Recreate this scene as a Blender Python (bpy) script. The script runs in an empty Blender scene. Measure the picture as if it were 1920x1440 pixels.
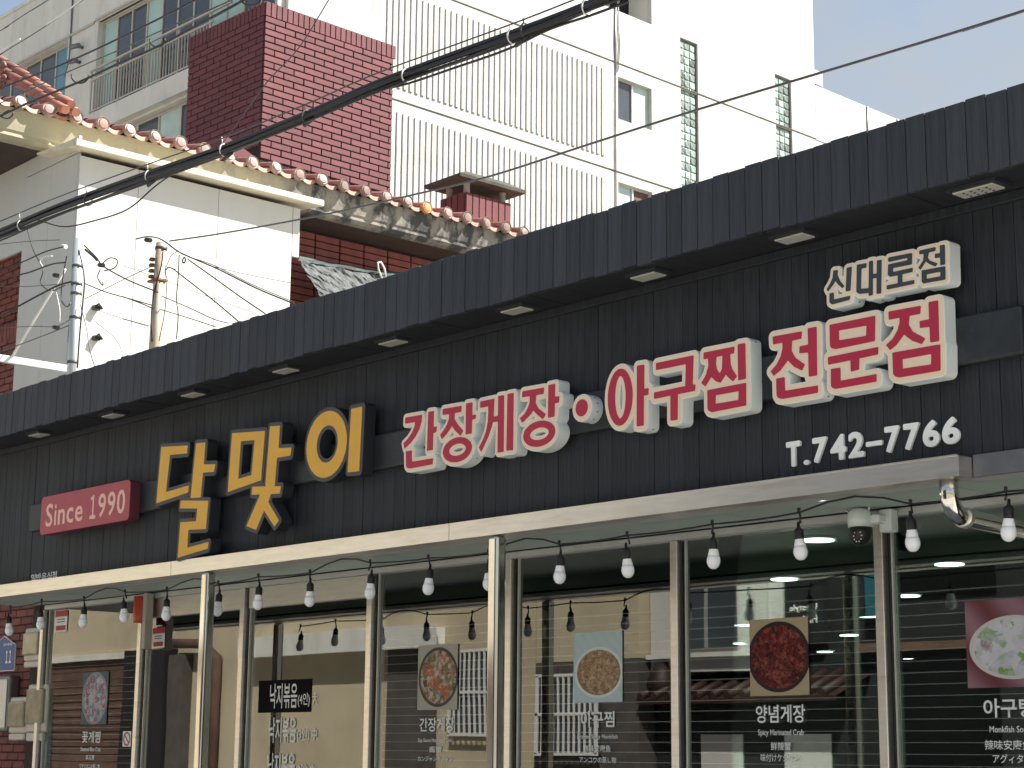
import bpy, bmesh, math, random
import numpy as np
from mathutils import Vector, Matrix
random.seed(7)
SC = bpy.context.scene
COL = SC.collection
R = math.radians

# ------------------------------------------------------------------ camera
EYE = 1.6
FPX = 3415.36                      # focal length in pixels of the 1920 px wide photograph
PITCH, YAW, ROLL = 0.2010426, 0.7226328, 0.0094040
_F0 = np.array([-math.cos(YAW), math.sin(YAW), 0.0])
_UP = np.array([0, 0, 1.0])
_F = _F0 * math.cos(PITCH) + _UP * math.sin(PITCH)
_R0 = np.cross(_F0, _UP)
_U0 = np.cross(_R0, _F)
_Rt = _R0 * math.cos(ROLL) + _U0 * math.sin(ROLL)
_U = -_R0 * math.sin(ROLL) + _U0 * math.cos(ROLL)
cam = bpy.data.cameras.new('camera')
cam.sensor_width = 36.0
cam.lens = FPX / 1920 * 36
cam.clip_start = 0.05
cam.clip_end = 1500
co = bpy.data.objects.new('camera', cam)
COL.objects.link(co)
co.matrix_world = Matrix(((_Rt[0], _U[0], -_F[0], 0), (_Rt[1], _U[1], -_F[1], 0), (_Rt[2], _U[2], -_F[2], EYE), (0, 0, 0, 1)))
SC.camera = co

# ------------------------------------------------------------------ sky, sun, exposure
SUN_EL = R(50)
SUN_AZ = math.atan2(0.66, 0.75)            # measured from +Y towards +X
w = bpy.data.worlds.new('World')
SC.world = w
w.use_nodes = True
nt = w.node_tree
nt.nodes.clear()
out = nt.nodes.new('ShaderNodeOutputWorld')
bg = nt.nodes.new('ShaderNodeBackground')
sky = nt.nodes.new('ShaderNodeTexSky')
sky.sky_type = 'NISHITA'
sky.sun_disc = False
sky.sun_elevation = SUN_EL
sky.sun_rotation = SUN_AZ
sky.air_density = 1.3
sky.dust_density = 2.0
bg.inputs['Strength'].default_value = 0.05
nt.links.new(sky.outputs[0], bg.inputs['Color'])
bgc = nt.nodes.new('ShaderNodeBackground')
bgc.inputs['Color'].default_value = (0.95, 0.98, 1.0, 1)
bgc.inputs['Strength'].default_value = 0.175
tc = nt.nodes.new('ShaderNodeTexCoord')
mp = nt.nodes.new('ShaderNodeMapping')
mp.inputs['Scale'].default_value = (1.0, 1.0, 2.2)
mp.inputs['Location'].default_value = (0.37, 0.2, 0.1)
nz = nt.nodes.new('ShaderNodeTexNoise')
nz.inputs['Scale'].default_value = 3.4
nz.inputs['Detail'].default_value = 7
nz.inputs['Roughness'].default_value = 0.55
rp = nt.nodes.new('ShaderNodeValToRGB')
rp.color_ramp.elements[0].position = 0.46
rp.color_ramp.elements[0].color = (0.22, 0.22, 0.22, 1)
rp.color_ramp.elements[1].position = 0.68
rp.color_ramp.elements[1].color = (0.95, 0.95, 0.95, 1)
mx = nt.nodes.new('ShaderNodeMixShader')
nt.links.new(tc.outputs['Generated'], mp.inputs['Vector'])
nt.links.new(mp.outputs[0], nz.inputs['Vector'])
nt.links.new(nz.outputs['Fac'], rp.inputs['Fac'])
nt.links.new(rp.outputs['Color'], mx.inputs[0])
nt.links.new(bg.outputs[0], mx.inputs[1])
nt.links.new(bgc.outputs[0], mx.inputs[2])
nt.links.new(mx.outputs[0], out.inputs['Surface'])

sl = bpy.data.lights.new('sun', 'SUN')
sl.energy = 3.9
sl.angle = R(0.53)
sl.color = (1.0, 0.95, 0.87)
so = bpy.data.objects.new('sun', sl)
COL.objects.link(so)
sd = Vector((math.sin(SUN_AZ) * math.cos(SUN_EL), math.cos(SUN_AZ) * math.cos(SUN_EL), math.sin(SUN_EL)))
so.rotation_euler = sd.to_track_quat('Z', 'Y').to_euler()
so.location = (0, 0, 30)
SC.view_settings.view_transform = 'Standard'
SC.view_settings.look = 'None'
SC.view_settings.gamma = 1
SC.view_settings.exposure = 1.75
SC.view_settings.use_curve_mapping = False

# ------------------------------------------------------------------ pixel -> place helpers
def ray(px, py):
    d = _F * FPX + _Rt * (px - 960) - _U * (py - 720)
    return d / FPX
def ony(px, py, Y):
    d = ray(px, py); t = Y / d[1]
    return Vector((d[0] * t, Y, EYE + d[2] * t))
def onx(px, py, X):
    d = ray(px, py); t = X / d[0]
    return Vector((X, d[1] * t, EYE + d[2] * t))
def onz(px, py, Z):
    d = ray(px, py); t = (Z - EYE) / d[2]
    return Vector((d[0] * t, d[1] * t, Z))

# ------------------------------------------------------------------ object helpers
def tag(o, label=None, cat=None, group=None, kind=None):
    if label: o['label'] = label
    if cat: o['category'] = cat
    if group: o['group'] = group
    if kind: o['kind'] = kind
    return o
def empty(name, loc=(0, 0, 0), rz=0, label=None, cat=None, group=None, parent=None):
    o = bpy.data.objects.new(name, None)
    COL.objects.link(o)
    o.location = loc; o.rotation_euler = (0, 0, rz); o.empty_display_size = 0.1
    if parent: o.parent = parent
    return tag(o, label, cat, group)
def obj(name, me, mat=None, parent=None):
    if mat is not None:
        if len(me.materials) == 0: me.materials.append(mat)
    o = bpy.data.objects.new(name, me)
    COL.objects.link(o)
    if parent is not None:
        o.parent = parent
        if parent.name in ROOTLOC:
            o.location = -ROOTLOC[parent.name]
    return o
ROOTLOC = {}
def root(name, loc, label, cat, group=None):
    """an Empty at the base of a thing; its parts may be written in world coordinates"""
    o = empty(name, loc, 0, label, cat, group)
    ROOTLOC[o.name] = Vector(loc)
    return o
class MB:
    def __init__(s): s.v = []; s.f = []; s.sm = []
    def quad(s, a, b, c, d, sm=False):
        n = len(s.v); s.v += [tuple(a), tuple(b), tuple(c), tuple(d)]; s.f.append((n, n+1, n+2, n+3)); s.sm.append(sm); return s
    def poly(s, pts):
        n = len(s.v); s.v += [tuple(p) for p in pts]; s.f.append(tuple(range(n, n+len(pts)))); s.sm.append(False); return s
    def box(s, x0, x1, y0, y1, z0, z1):
        if x0 > x1: x0, x1 = x1, x0
        if y0 > y1: y0, y1 = y1, y0
        if z0 > z1: z0, z1 = z1, z0
        n = len(s.v)
        s.v += [(x0,y0,z0),(x1,y0,z0),(x1,y1,z0),(x0,y1,z0),(x0,y0,z1),(x1,y0,z1),(x1,y1,z1),(x0,y1,z1)]
        for f in ((0,3,2,1),(4,5,6,7),(0,1,5,4),(1,2,6,5),(2,3,7,6),(3,0,4,7)):
            s.f.append(tuple(n+i for i in f)); s.sm.append(False)
        return s
    def tube(s, pts, r, seg=8, caps=True, radii=None):
        pts = [Vector(p) for p in pts]
        rings = []
        up = Vector((0, 0, 1))
        prev = None
        for i, p in enumerate(pts):
            if i == 0: t = pts[1]-pts[0]
            elif i == len(pts)-1: t = pts[-1]-pts[-2]
            else: t = (pts[i+1]-pts[i]).normalized() + (pts[i]-pts[i-1]).normalized()
            t = t.normalized() if t.length > 1e-9 else Vector((0,0,1))
            if prev is None:
                a = t.cross(up)
                if a.length < 1e-3: a = t.cross(Vector((1, 0, 0)))
            else:
                a = prev - t * prev.dot(t)
                if a.length < 1e-6: a = t.orthogonal()
            a.normalize(); prev = a
            b = t.cross(a)
            rr = radii[i] if radii else r
            n = len(s.v)
            for k in range(seg):
                th = 2*math.pi*k/seg
                s.v.append(tuple(p + a*(rr*math.cos(th)) + b*(rr*math.sin(th))))
            rings.append(n)
        for i in range(len(rings)-1):
            for k in range(seg):
                k2 = (k+1) % seg
                s.f.append((rings[i]+k, rings[i]+k2, rings[i+1]+k2, rings[i+1]+k)); s.sm.append(True)
        if caps:
            s.f.append(tuple(rings[0]+k for k in range(seg))[::-1]); s.sm.append(False)
            s.f.append(tuple(rings[-1]+k for k in range(seg))); s.sm.append(False)
        return s
    def lathe(s, prof, c=(0,0,0), seg=20):
        """profile [(r,z)] around the vertical through c"""
        rings = []
        for r, z in prof:
            n = len(s.v)
            for k in range(seg):
                th = 2*math.pi*k/seg
                s.v.append((c[0]+r*math.cos(th), c[1]+r*math.sin(th), c[2]+z))
            rings.append(n)
        for i in range(len(rings)-1):
            for k in range(seg):
                k2 = (k+1) % seg
                s.f.append((rings[i]+k, rings[i]+k2, rings[i+1]+k2, rings[i+1]+k)); s.sm.append(True)
        s.f.append(tuple(rings[0]+k for k in range(seg))[::-1]); s.sm.append(True)
        s.f.append(tuple(rings[-1]+k for k in range(seg))); s.sm.append(True)
        return s
    def mesh(s, name):
        me = bpy.data.meshes.new(name)
        me.from_pydata(s.v, [], s.f); me.update()
        for p, q in zip(me.polygons, s.sm): p.use_smooth = q
        return me
    def build(s, name, mat, parent=None, fix=True):
        me = s.mesh(name)
        if fix:
            b = bmesh.new(); b.from_mesh(me); bmesh.ops.recalc_face_normals(b, faces=b.faces); b.to_mesh(me); b.free()
        return obj(name, me, mat, parent)
def bevel_box_mesh(name, x0, x1, y0, y1, z0, z1, bev=0.003, seg=1):
    m = MB().box(x0, x1, y0, y1, z0, z1).mesh(name)
    b = bmesh.new(); b.from_mesh(m)
    bmesh.ops.remove_doubles(b, verts=b.verts, dist=1e-6)
    bmesh.ops.bevel(b, geom=list(b.edges), offset=bev, segments=seg, affect='EDGES', profile=0.5)
    b.to_mesh(m); b.free()
    return m
def bbox(name, mat, parent, x0, x1, y0, y1, z0, z1, bev=0.0):
    if bev: return obj(name, bevel_box_mesh(name, x0, x1, y0, y1, z0, z1, bev), mat, parent)
    return MB().box(x0, x1, y0, y1, z0, z1).build(name, mat, parent)
def copy_at(src, loc, parent, scale=None, rot=None, mat=None):
    c = bpy.data.objects.new(src.name.split('.')[0], src.data)
    COL.objects.link(c); c.parent = parent
    off = -ROOTLOC[parent.name] if (parent is not None and parent.name in ROOTLOC) else Vector((0, 0, 0))
    c.location = Vector(loc) + off
    if scale: c.scale = scale
    if rot: c.rotation_euler = rot
    return c

# ------------------------------------------------------------------ materials
MATS = {}
def new_mat(name):
    m = bpy.data.materials.new(name); m.use_nodes = True
    n = m.node_tree.nodes; n.clear()
    o = n.new('ShaderNodeOutputMaterial'); b = n.new('ShaderNodeBsdfPrincipled')
    m.node_tree.links.new(b.outputs[0], o.inputs['Surface'])
    MATS[name] = m
    return m, m.node_tree, b, o
def N(nt, t, **kw):
    n = nt.nodes.new(t)
    for k, v in kw.items():
        if k in n.inputs: n.inputs[k].default_value = v
        else: setattr(n, k, v)
    return n
def plain(name, col, rough=0.6, metal=0.0, var=0.15, scale=6.0, bump=0.0, bscale=60.0, stretch=(1,1,1), spec=0.5, objvar=0.0, stain=None, stain_scale=1.5, stain_pos=(0.55, 0.7)):
    """base colour with two octaves of mottling, fine bump, optional darker stains and variation per object"""
    m, nt, b, o = new_mat(name)
    tc = N(nt, 'ShaderNodeTexCoord'); mp = N(nt, 'ShaderNodeMapping'); mp.inputs['Scale'].default_value = stretch
    nt.links.new(tc.outputs['Object'], mp.inputs['Vector'])
    nz = N(nt, 'ShaderNodeTexNoise', Scale=scale, Detail=6.0, Roughness=0.6)
    nt.links.new(mp.outputs[0], nz.inputs['Vector'])
    cr = N(nt, 'ShaderNodeValToRGB')
    lo = [max(0, c*(1-var)) for c in col]; hi = [min(1, c*(1+var)) for c in col]
    cr.color_ramp.elements[0].position = 0.3; cr.color_ramp.elements[1].position = 0.7
    cr.color_ramp.elements[0].color = (*lo, 1); cr.color_ramp.elements[1].color = (*hi, 1)
    nt.links.new(nz.outputs['Fac'], cr.inputs['Fac'])
    colout = cr.outputs['Color']
    if stain:
        ns = N(nt, 'ShaderNodeTexNoise', Scale=stain_scale, Detail=5.0, Roughness=0.65)
        mp2 = N(nt, 'ShaderNodeMapping'); mp2.inputs['Scale'].default_value = (stretch[0], stretch[1], stretch[2]); mp2.inputs['Location'].default_value = (3.1, 7.7, 1.3)
        nt.links.new(tc.outputs['Object'], mp2.inputs['Vector']); nt.links.new(mp2.outputs[0], ns.inputs['Vector'])
        r2 = N(nt, 'ShaderNodeValToRGB')
        r2.color_ramp.elements[0].position = stain_pos[0]; r2.color_ramp.elements[1].position = stain_pos[1]
        nt.links.new(ns.outputs['Fac'], r2.inputs['Fac'])
        mix = N(nt, 'ShaderNodeMix', data_type='RGBA'); mix.inputs[7].default_value = (*stain, 1)
        nt.links.new(r2.outputs['Color'], mix.inputs[0]); nt.links.new(colout, mix.inputs[6])
        colout = mix.outputs[2]
    if objvar:
        oi = N(nt, 'ShaderNodeObjectInfo')
        ma = N(nt, 'ShaderNodeMath', operation='MULTIPLY_ADD'); ma.inputs[1].default_value = 2*objvar; ma.inputs[2].default_value = 1-objvar
        nt.links.new(oi.outputs['Random'], ma.inputs[0])
        hs = N(nt, 'ShaderNodeHueSaturation')
        nt.links.new(ma.outputs[0], hs.inputs['Value']); nt.links.new(colout, hs.inputs['Color'])
        colout = hs.outputs['Color']
    nt.links.new(colout, b.inputs['Base Color'])
    b.inputs['Roughness'].default_value = rough; b.inputs['Metallic'].default_value = metal
    b.inputs['Specular IOR Level'].default_value = spec
    if bump:
        nb = N(nt, 'ShaderNodeTexNoise', Scale=bscale, Detail=3.0)
        nt.links.new(mp.outputs[0], nb.inputs['Vector'])
        bp = N(nt, 'ShaderNodeBump', Strength=bump, Distance=0.01)
        nt.links.new(nb.outputs['Fac'], bp.inputs['Height']); nt.links.new(bp.outputs[0], b.inputs['Normal'])
    return m
plank_m = plain('sky_tinted_plank', (0.041, 0.046, 0.056), 0.62, var=0.35, scale=3, stretch=(22, 22, 1.2), bump=0.35, bscale=6, objvar=0.16, spec=0.3, stain=(0.05,0.046,0.042), stain_scale=1.0, stain_pos=(0.6,0.8))  # fascia copy of the plank; sky reflection put into its lighter, bluer colour
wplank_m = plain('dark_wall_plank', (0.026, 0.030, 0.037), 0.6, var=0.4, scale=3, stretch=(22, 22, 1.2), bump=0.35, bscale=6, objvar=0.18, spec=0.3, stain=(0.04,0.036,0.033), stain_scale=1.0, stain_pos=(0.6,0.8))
soffit_m = plain('dark_soffit', (0.020, 0.021, 0.026), 0.7, var=0.3, scale=4, stretch=(6, 1, 1), spec=0.3)
gap_m = plain('dark_gap', (0.008, 0.008, 0.009), 0.9, var=0.1)
steel_m = plain('brushed_steel', (0.82, 0.78, 0.71), 0.34, 1.0, var=0.07, scale=5, stretch=(1, 1, 8), stain=(0.66,0.58,0.46), stain_scale=2.2, stain_pos=(0.55,0.8), bump=0.05, bscale=25)
polish_m = plain('polished_steel', (0.70, 0.67, 0.62), 0.12, 1.0, var=0.05, scale=5)
dsteel_m = plain('dull_steel_trim', (0.20, 0.20, 0.21), 0.45, 0.7, var=0.15, scale=8)
dark_frame_m = plain('dark_window_frame', (0.04, 0.042, 0.042), 0.4, 0.6, var=0.1)
sage_m = plain('sage_ceiling', (0.42, 0.50, 0.43), 0.5, var=0.08, scale=3)
black_m = plain('black_rubber', (0.012, 0.012, 0.013), 0.45, var=0.1)
cable_m = plain('black_cable_sheath', (0.010, 0.010, 0.012), 0.5, var=0.2, scale=20)
wire_m = plain('grey_wire', (0.06, 0.06, 0.065), 0.5, var=0.2)
whitewire_m = plain('white_wire', (0.66, 0.66, 0.64), 0.4, var=0.05)
bulb_m = plain('bulb_glass', (0.95, 0.955, 0.96), 0.12, var=0.02)
MATS['bulb_glass'].node_tree.nodes['Principled BSDF'].inputs['Subsurface Weight'].default_value = 0.0
collar_m = plain('bulb_collar', (0.97, 0.975, 0.97), 0.35, var=0.02)
yellow_m = plain('yellow_face', (0.80, 0.43, 0.045), 0.5, var=0.06, scale=4)
dgrey_face_m = plain('dark_letter_rim', (0.062, 0.062, 0.066), 0.55, var=0.08)
dnavy_m = plain('dark_letter_side', (0.02, 0.024, 0.03), 0.6, var=0.1)
cream_m = plain('cream_face', (0.86, 0.70, 0.52), 0.45, var=0.04, scale=2)
sidew_m = plain('letter_side_white', (0.84, 0.89, 0.86), 0.4, var=0.05, scale=3, stain=(0.6,0.64,0.60), stain_scale=2, stain_pos=(0.6,0.85))
rimw_m = plain('letter_rim_white', (0.88, 0.86, 0.78), 0.4, var=0.03)
red_m = plain('red_face', (0.47, 0.018, 0.055), 0.5, var=0.06, scale=3)
slate_m = plain('slate_letter', (0.035, 0.052, 0.066), 0.5, var=0.1)
sred_m = plain('faded_red_sign', (0.42, 0.062, 0.085), 0.5, var=0.08, scale=4)
sredside_m = plain('faded_red_side', (0.13, 0.03, 0.04), 0.6, var=0.1)
salmon_m = plain('salmon_letter', (0.85, 0.52, 0.42), 0.5, var=0.03)
white_m = plain('white_letter', (0.90, 0.91, 0.88), 0.45, var=0.03)
bar_m = plain('dusty_bar', (0.028, 0.032, 0.036), 0.5, 0.2, var=0.3, scale=6, stain=(0.085,0.085,0.082), stain_scale=4, stain_pos=(0.58,0.75))
lens_m = plain('floodlight_lens', (0.50, 0.50, 0.43), 0.25, var=0.05)
vinyl_m = plain('white_vinyl', (0.85, 0.87, 0.86), 0.5, var=0.02)
blackboard_m = plain('black_vinyl', (0.006, 0.006, 0.007), 0.8, var=0.05, spec=0.1)
render_m = plain('white_render', (0.49, 0.49, 0.47), 0.85, var=0.13, scale=1.6, bump=0.35, bscale=9, stain=(0.36,0.355,0.33), stain_scale=0.9, stain_pos=(0.50,0.80))
groove_m = plain('shaded_groove', (0.20, 0.20, 0.19), 0.9, var=0.1)  # darker than the render: shade of the wall joints put into the colour
arender_m = plain('aged_render', (0.62, 0.62, 0.58), 0.85, var=0.08, scale=0.8, bump=0.25, bscale=14, stain=(0.45,0.44,0.41), stain_scale=0.9, stretch=(1.6,1.6,0.5), stain_pos=(0.5,0.8))
ared_m = plain('dark_red_brick', (0.125, 0.034, 0.041), 0.75, var=0.16, scale=3, objvar=0.13, bump=0.2, bscale=30)
mortar_m = plain('dark_mortar', (0.022, 0.012, 0.014), 0.9, var=0.1)
hbrick_m = plain('house_brick', (0.20, 0.058, 0.048), 0.75, var=0.2, scale=8, objvar=0.2, bump=0.2, bscale=40)
hmortar_m = plain('house_mortar', (0.05, 0.035, 0.033), 0.95, var=0.15)
tile_m = plain('clay_tile', (0.30, 0.115, 0.075), 0.45, var=0.25, scale=5, objvar=0.22, stain=(0.36,0.26,0.21), stain_scale=3, stain_pos=(0.5,0.7), spec=0.5)
cap_m = plain('tile_end_cap', (0.27, 0.19, 0.165), 0.4, var=0.18, scale=7, objvar=0.25, stain=(0.30,0.28,0.25), stain_scale=4, stain_pos=(0.5,0.7))
orange_m = plain('new_orange_tile', (0.70, 0.26, 0.10), 0.4, var=0.12, scale=8)
ridge_m = plain('old_ridge_tile', (0.20, 0.10, 0.085), 0.6, var=0.3, scale=6, objvar=0.25)
clad_m = plain('white_cladding', (0.52, 0.52, 0.49), 0.5, var=0.03, scale=2, stain=(0.42,0.41,0.37), stain_scale=1.2, stretch=(2,2,0.35), stain_pos=(0.62,0.9))
flash_m = plain('cream_flashing', (0.66, 0.60, 0.46), 0.5, 0.1, var=0.12, scale=4, stain=(0.32,0.27,0.19), stain_scale=5, stain_pos=(0.58,0.78))
aluminium_m = plain('aluminium', (0.62, 0.62, 0.60), 0.4, 0.6, var=0.08)
beigealu_m = plain('beige_aluminium', (0.48, 0.44, 0.38), 0.5, 0.2, var=0.08)
pole_m = plain('galvanised_pole', (0.50, 0.53, 0.55), 0.45, 0.5, var=0.15, scale=4, stretch=(6,6,0.6), stain=(0.34,0.30,0.25), stain_scale=2, stain_pos=(0.6,0.8))
rust_m = plain('rusty_pole', (0.42, 0.36, 0.28), 0.55, 0.4, var=0.25, scale=5, stretch=(3,3,0.6), stain=(0.28,0.13,0.05), stain_scale=3, stain_pos=(0.48,0.66))
rusty_m = plain('rusty_fitting', (0.22, 0.10, 0.03), 0.7, 0.3, var=0.35, scale=20)
tarp_m = plain('grey_tarp', (0.045, 0.055, 0.056), 0.7, var=0.6, scale=14, bump=0.8, bscale=22, stain=(0.085,0.10,0.10), stain_scale=12, stain_pos=(0.5,0.62))
tarpd_m = plain('dark_tarp', (0.03, 0.045, 0.045), 0.6, var=0.3, scale=8)
asphalt_m = plain('worn_concrete_road', (0.33, 0.32, 0.30), 0.9, var=0.12, scale=3, bump=0.3, bscale=120)
paving_m = plain('paving', (0.46, 0.44, 0.41), 0.85, var=0.15, scale=2)
soil_m = plain('ground_cover', (0.22, 0.20, 0.17), 0.95, var=0.2, scale=0.5)
line_m = plain('road_paint', (0.72, 0.72, 0.68), 0.7, var=0.08)
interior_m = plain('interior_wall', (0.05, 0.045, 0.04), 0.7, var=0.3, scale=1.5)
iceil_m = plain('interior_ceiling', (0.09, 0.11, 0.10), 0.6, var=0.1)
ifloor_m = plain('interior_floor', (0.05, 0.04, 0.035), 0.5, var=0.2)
iwood_m = plain('interior_wood', (0.10, 0.05, 0.03), 0.5, var=0.3, scale=4, stretch=(1,1,6))
beige_m = plain('beige_render', (0.46, 0.40, 0.28), 0.85, var=0.06, scale=1.2, stain=(0.34,0.29,0.21), stain_scale=0.8, stain_pos=(0.5,0.75))
brownb_m = plain('brown_brick', (0.11, 0.062, 0.045), 0.8, var=0.3, scale=3, objvar=0.2)
greyb_m = plain('grey_brick', (0.075, 0.066, 0.06), 0.85, var=0.3, scale=4)
dbuild_m = plain('charcoal_facade', (0.014, 0.014, 0.016), 0.7, var=0.2, scale=1)
palegrey_m = plain('pale_grey_wall', (0.50, 0.49, 0.47), 0.85, var=0.05, scale=1)
dglass_m = plain('dark_window_glass', (0.055, 0.065, 0.075), 0.08, var=0.2, scale=0.6, spec=0.6)
mint_m = plain('mint_curtain_glass', (0.36, 0.52, 0.48), 0.35, var=0.1, scale=0.8)
blue_curtain_m = plain('blue_curtain_glass', (0.10, 0.24, 0.33), 0.3, var=0.15, scale=0.8)
teal_m = plain('teal_panel', (0.02, 0.10, 0.13), 0.5, var=0.1)
mint_pale_m = plain('frosted_pane', (0.45, 0.56, 0.53), 0.3, var=0.12, scale=2)
meter_m = plain('meter_case', (0.62, 0.58, 0.50), 0.35, var=0.06)
meterface_m = plain('meter_window', (0.42, 0.38, 0.26), 0.12, var=0.2, scale=12)
bluesign_m = plain('blue_plate', (0.03, 0.09, 0.27), 0.4, var=0.05)
camw_m = plain('camera_shell', (0.74, 0.78, 0.74), 0.35, var=0.03)
led_m = plain('camera_led', (0.8, 0.74, 0.66), 0.3, var=0.02)
redp_m = plain('red_plastic', (0.50, 0.055, 0.02), 0.35, var=0.1)
redst_m = plain('red_sticker', (0.42, 0.03, 0.04), 0.5, var=0.06)
dtile_m = plain('dark_clay_tile', (0.032, 0.013, 0.010), 0.6, var=0.3, scale=4, objvar=0.2)
esoffit_m = plain('dark_eave_soffit', (0.05, 0.03, 0.025), 0.8, var=0.2)
conc_m = plain('old_concrete', (0.33, 0.32, 0.29), 0.9, var=0.2, scale=4, bump=0.4, bscale=30)
capconc_m = plain('mossy_concrete', (0.055, 0.053, 0.043), 0.9, var=0.35, scale=5, bump=0.5, bscale=25)

# cornice: cream paint on the left end, black mould streaks towards the far end
def cornice_mat():
    m, nt, b, o = new_mat('stained_cornice')
    tc = N(nt, 'ShaderNodeTexCoord')
    sp = N(nt, 'ShaderNodeSeparateXYZ'); nt.links.new(tc.outputs['Object'], sp.inputs[0])
    mp = N(nt, 'ShaderNodeMapping'); mp.inputs['Scale'].default_value = (1.0, 2.6, 1.6)
    nt.links.new(tc.outputs['Object'], mp.inputs[0])
    n1 = N(nt, 'ShaderNodeTexNoise', Scale=1.6, Detail=7.0, Roughness=0.7); nt.links.new(mp.outputs[0], n1.inputs['Vector'])
    mr = N(nt, 'ShaderNodeMapRange'); mr.inputs[1].default_value = 9.0; mr.inputs[2].default_value = 10.6; mr.inputs[3].default_value = -0.28; mr.inputs[4].default_value = 0.10
    nt.links.new(sp.outputs['Y'], mr.inputs[0])
    ad = N(nt, 'ShaderNodeMath', operation='ADD'); nt.links.new(n1.outputs['Fac'], ad.inputs[0]); nt.links.new(mr.outputs[0], ad.inputs[1])
    cr = N(nt, 'ShaderNodeValToRGB')
    e = cr.color_ramp.elements
    e[0].position = 0.30; e[0].color = (0.34, 0.315, 0.22, 1)
    e[1].position = 0.46; e[1].color = (0.27, 0.25, 0.21, 1)
    e2 = e.new(0.56); e2.color = (0.19, 0.175, 0.155, 1)
    e3 = e.new(0.64); e3.color = (0.05, 0.05, 0.048, 1)
    nt.links.new(ad.outputs[0], cr.inputs['Fac']); nt.links.new(cr.outputs['Color'], b.inputs['Base Color'])
    b.inputs['Roughness'].default_value = 0.9
    nb = N(nt, 'ShaderNodeTexNoise', Scale=30.0); nt.links.new(tc.outputs['Object'], nb.inputs['Vector'])
    bp = N(nt, 'ShaderNodeBump', Strength=0.3, Distance=0.01); nt.links.new(nb.outputs['Fac'], bp.inputs['Height']); nt.links.new(bp.outputs[0], b.inputs['Normal'])
    return m
cornice_m = cornice_mat()

def glass_mat(name, stripes=False, refl=0.20, tint=(0.62, 0.74, 0.68)):
    m = bpy.data.materials.new(name); m.use_nodes = True
    nt = m.node_tree; nt.nodes.clear()
    o = N(nt, 'ShaderNodeOutputMaterial')
    tr = N(nt, 'ShaderNodeBsdfTransparent'); tr.inputs[0].default_value = (*tint, 1)
    gl = N(nt, 'ShaderNodeBsdfGlossy'); gl.inputs['Roughness'].default_value = 0.0; gl.inputs['Color'].default_value = (0.95, 0.96, 0.93, 1)
    lw = N(nt, 'ShaderNodeFresnel'); lw.inputs['IOR'].default_value = 1.5
    ma = N(nt, 'ShaderNodeMath', operation='ADD', use_clamp=True); ma.inputs[1].default_value = refl - 0.06
    nt.links.new(lw.outputs[0], ma.inputs[0])
    tc = N(nt, 'ShaderNodeTexCoord')
    nz = N(nt, 'ShaderNodeTexNoise', Scale=0.9, Detail=1.0); nt.links.new(tc.outputs['Object'], nz.inputs['Vector'])
    bp = N(nt, 'ShaderNodeBump', Strength=0.05, Distance=0.02); nt.links.new(nz.outputs['Fac'], bp.inputs['Height']); nt.links.new(bp.outputs[0], gl.inputs['Normal'])
    mx = N(nt, 'ShaderNodeMixShader'); nt.links.new(ma.outputs[0], mx.inputs[0]); nt.links.new(tr.outputs[0], mx.inputs[1]); nt.links.new(gl.outputs[0], mx.inputs[2])
    last = mx.outputs[0]
    if stripes:
        sp = N(nt, 'ShaderNodeSeparateXYZ'); nt.links.new(tc.outputs['Object'], sp.inputs[0])
        d = N(nt, 'ShaderNodeMath', operation='MULTIPLY'); d.inputs[1].default_value = 1/0.054; nt.links.new(sp.outputs['Z'], d.inputs[0])
        fr = N(nt, 'ShaderNodeMath', operation='FRACT'); nt.links.new(d.outputs[0], fr.inputs[0])
        lt = N(nt, 'ShaderNodeMath', operation='LESS_THAN'); lt.inputs[1].default_value = 0.07; nt.links.new(fr.outputs[0], lt.inputs[0])
        zz = N(nt, 'ShaderNodeMath', operation='LESS_THAN'); zz.inputs[1].default_value = 2.42; nt.links.new(sp.outputs['Z'], zz.inputs[0])
        mm = N(nt, 'ShaderNodeMath', operation='MULTIPLY'); nt.links.new(lt.outputs[0], mm.inputs[0]); nt.links.new(zz.outputs[0], mm.inputs[1])
        m2 = N(nt, 'ShaderNodeMath', operation='MULTIPLY'); m2.inputs[1].default_value = 0.17; nt.links.new(mm.outputs[0], m2.inputs[0])
        df = N(nt, 'ShaderNodeBsdfDiffuse'); df.inputs[0].default_value = (0.75, 0.78, 0.78, 1)
        mx2 = N(nt, 'ShaderNodeMixShader'); nt.links.new(m2.outputs[0], mx2.inputs[0]); nt.links.new(last, mx2.inputs[1]); nt.links.new(df.outputs[0], mx2.inputs[2])
        last = mx2.outputs[0]
    nt.links.new(last, o.inputs['Surface'])
    return m
glass_m = glass_mat('shop_glass')
glass_s_m = glass_mat('lined_shop_glass', True, refl=0.18)

def emis(name, col, st):
    m = bpy.data.materials.new(name); m.use_nodes = True
    nt = m.node_tree; nt.nodes.clear()
    o = N(nt, 'ShaderNodeOutputMaterial'); e = N(nt, 'ShaderNodeEmission'); e.inputs[0].default_value = (*col, 1); e.inputs[1].default_value = st
    nt.links.new(e.outputs[0], o.inputs['Surface']); return m
lamp_m = emis('lit_ceiling_lamp', (0.93, 1.0, 0.98), 3.6)

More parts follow.
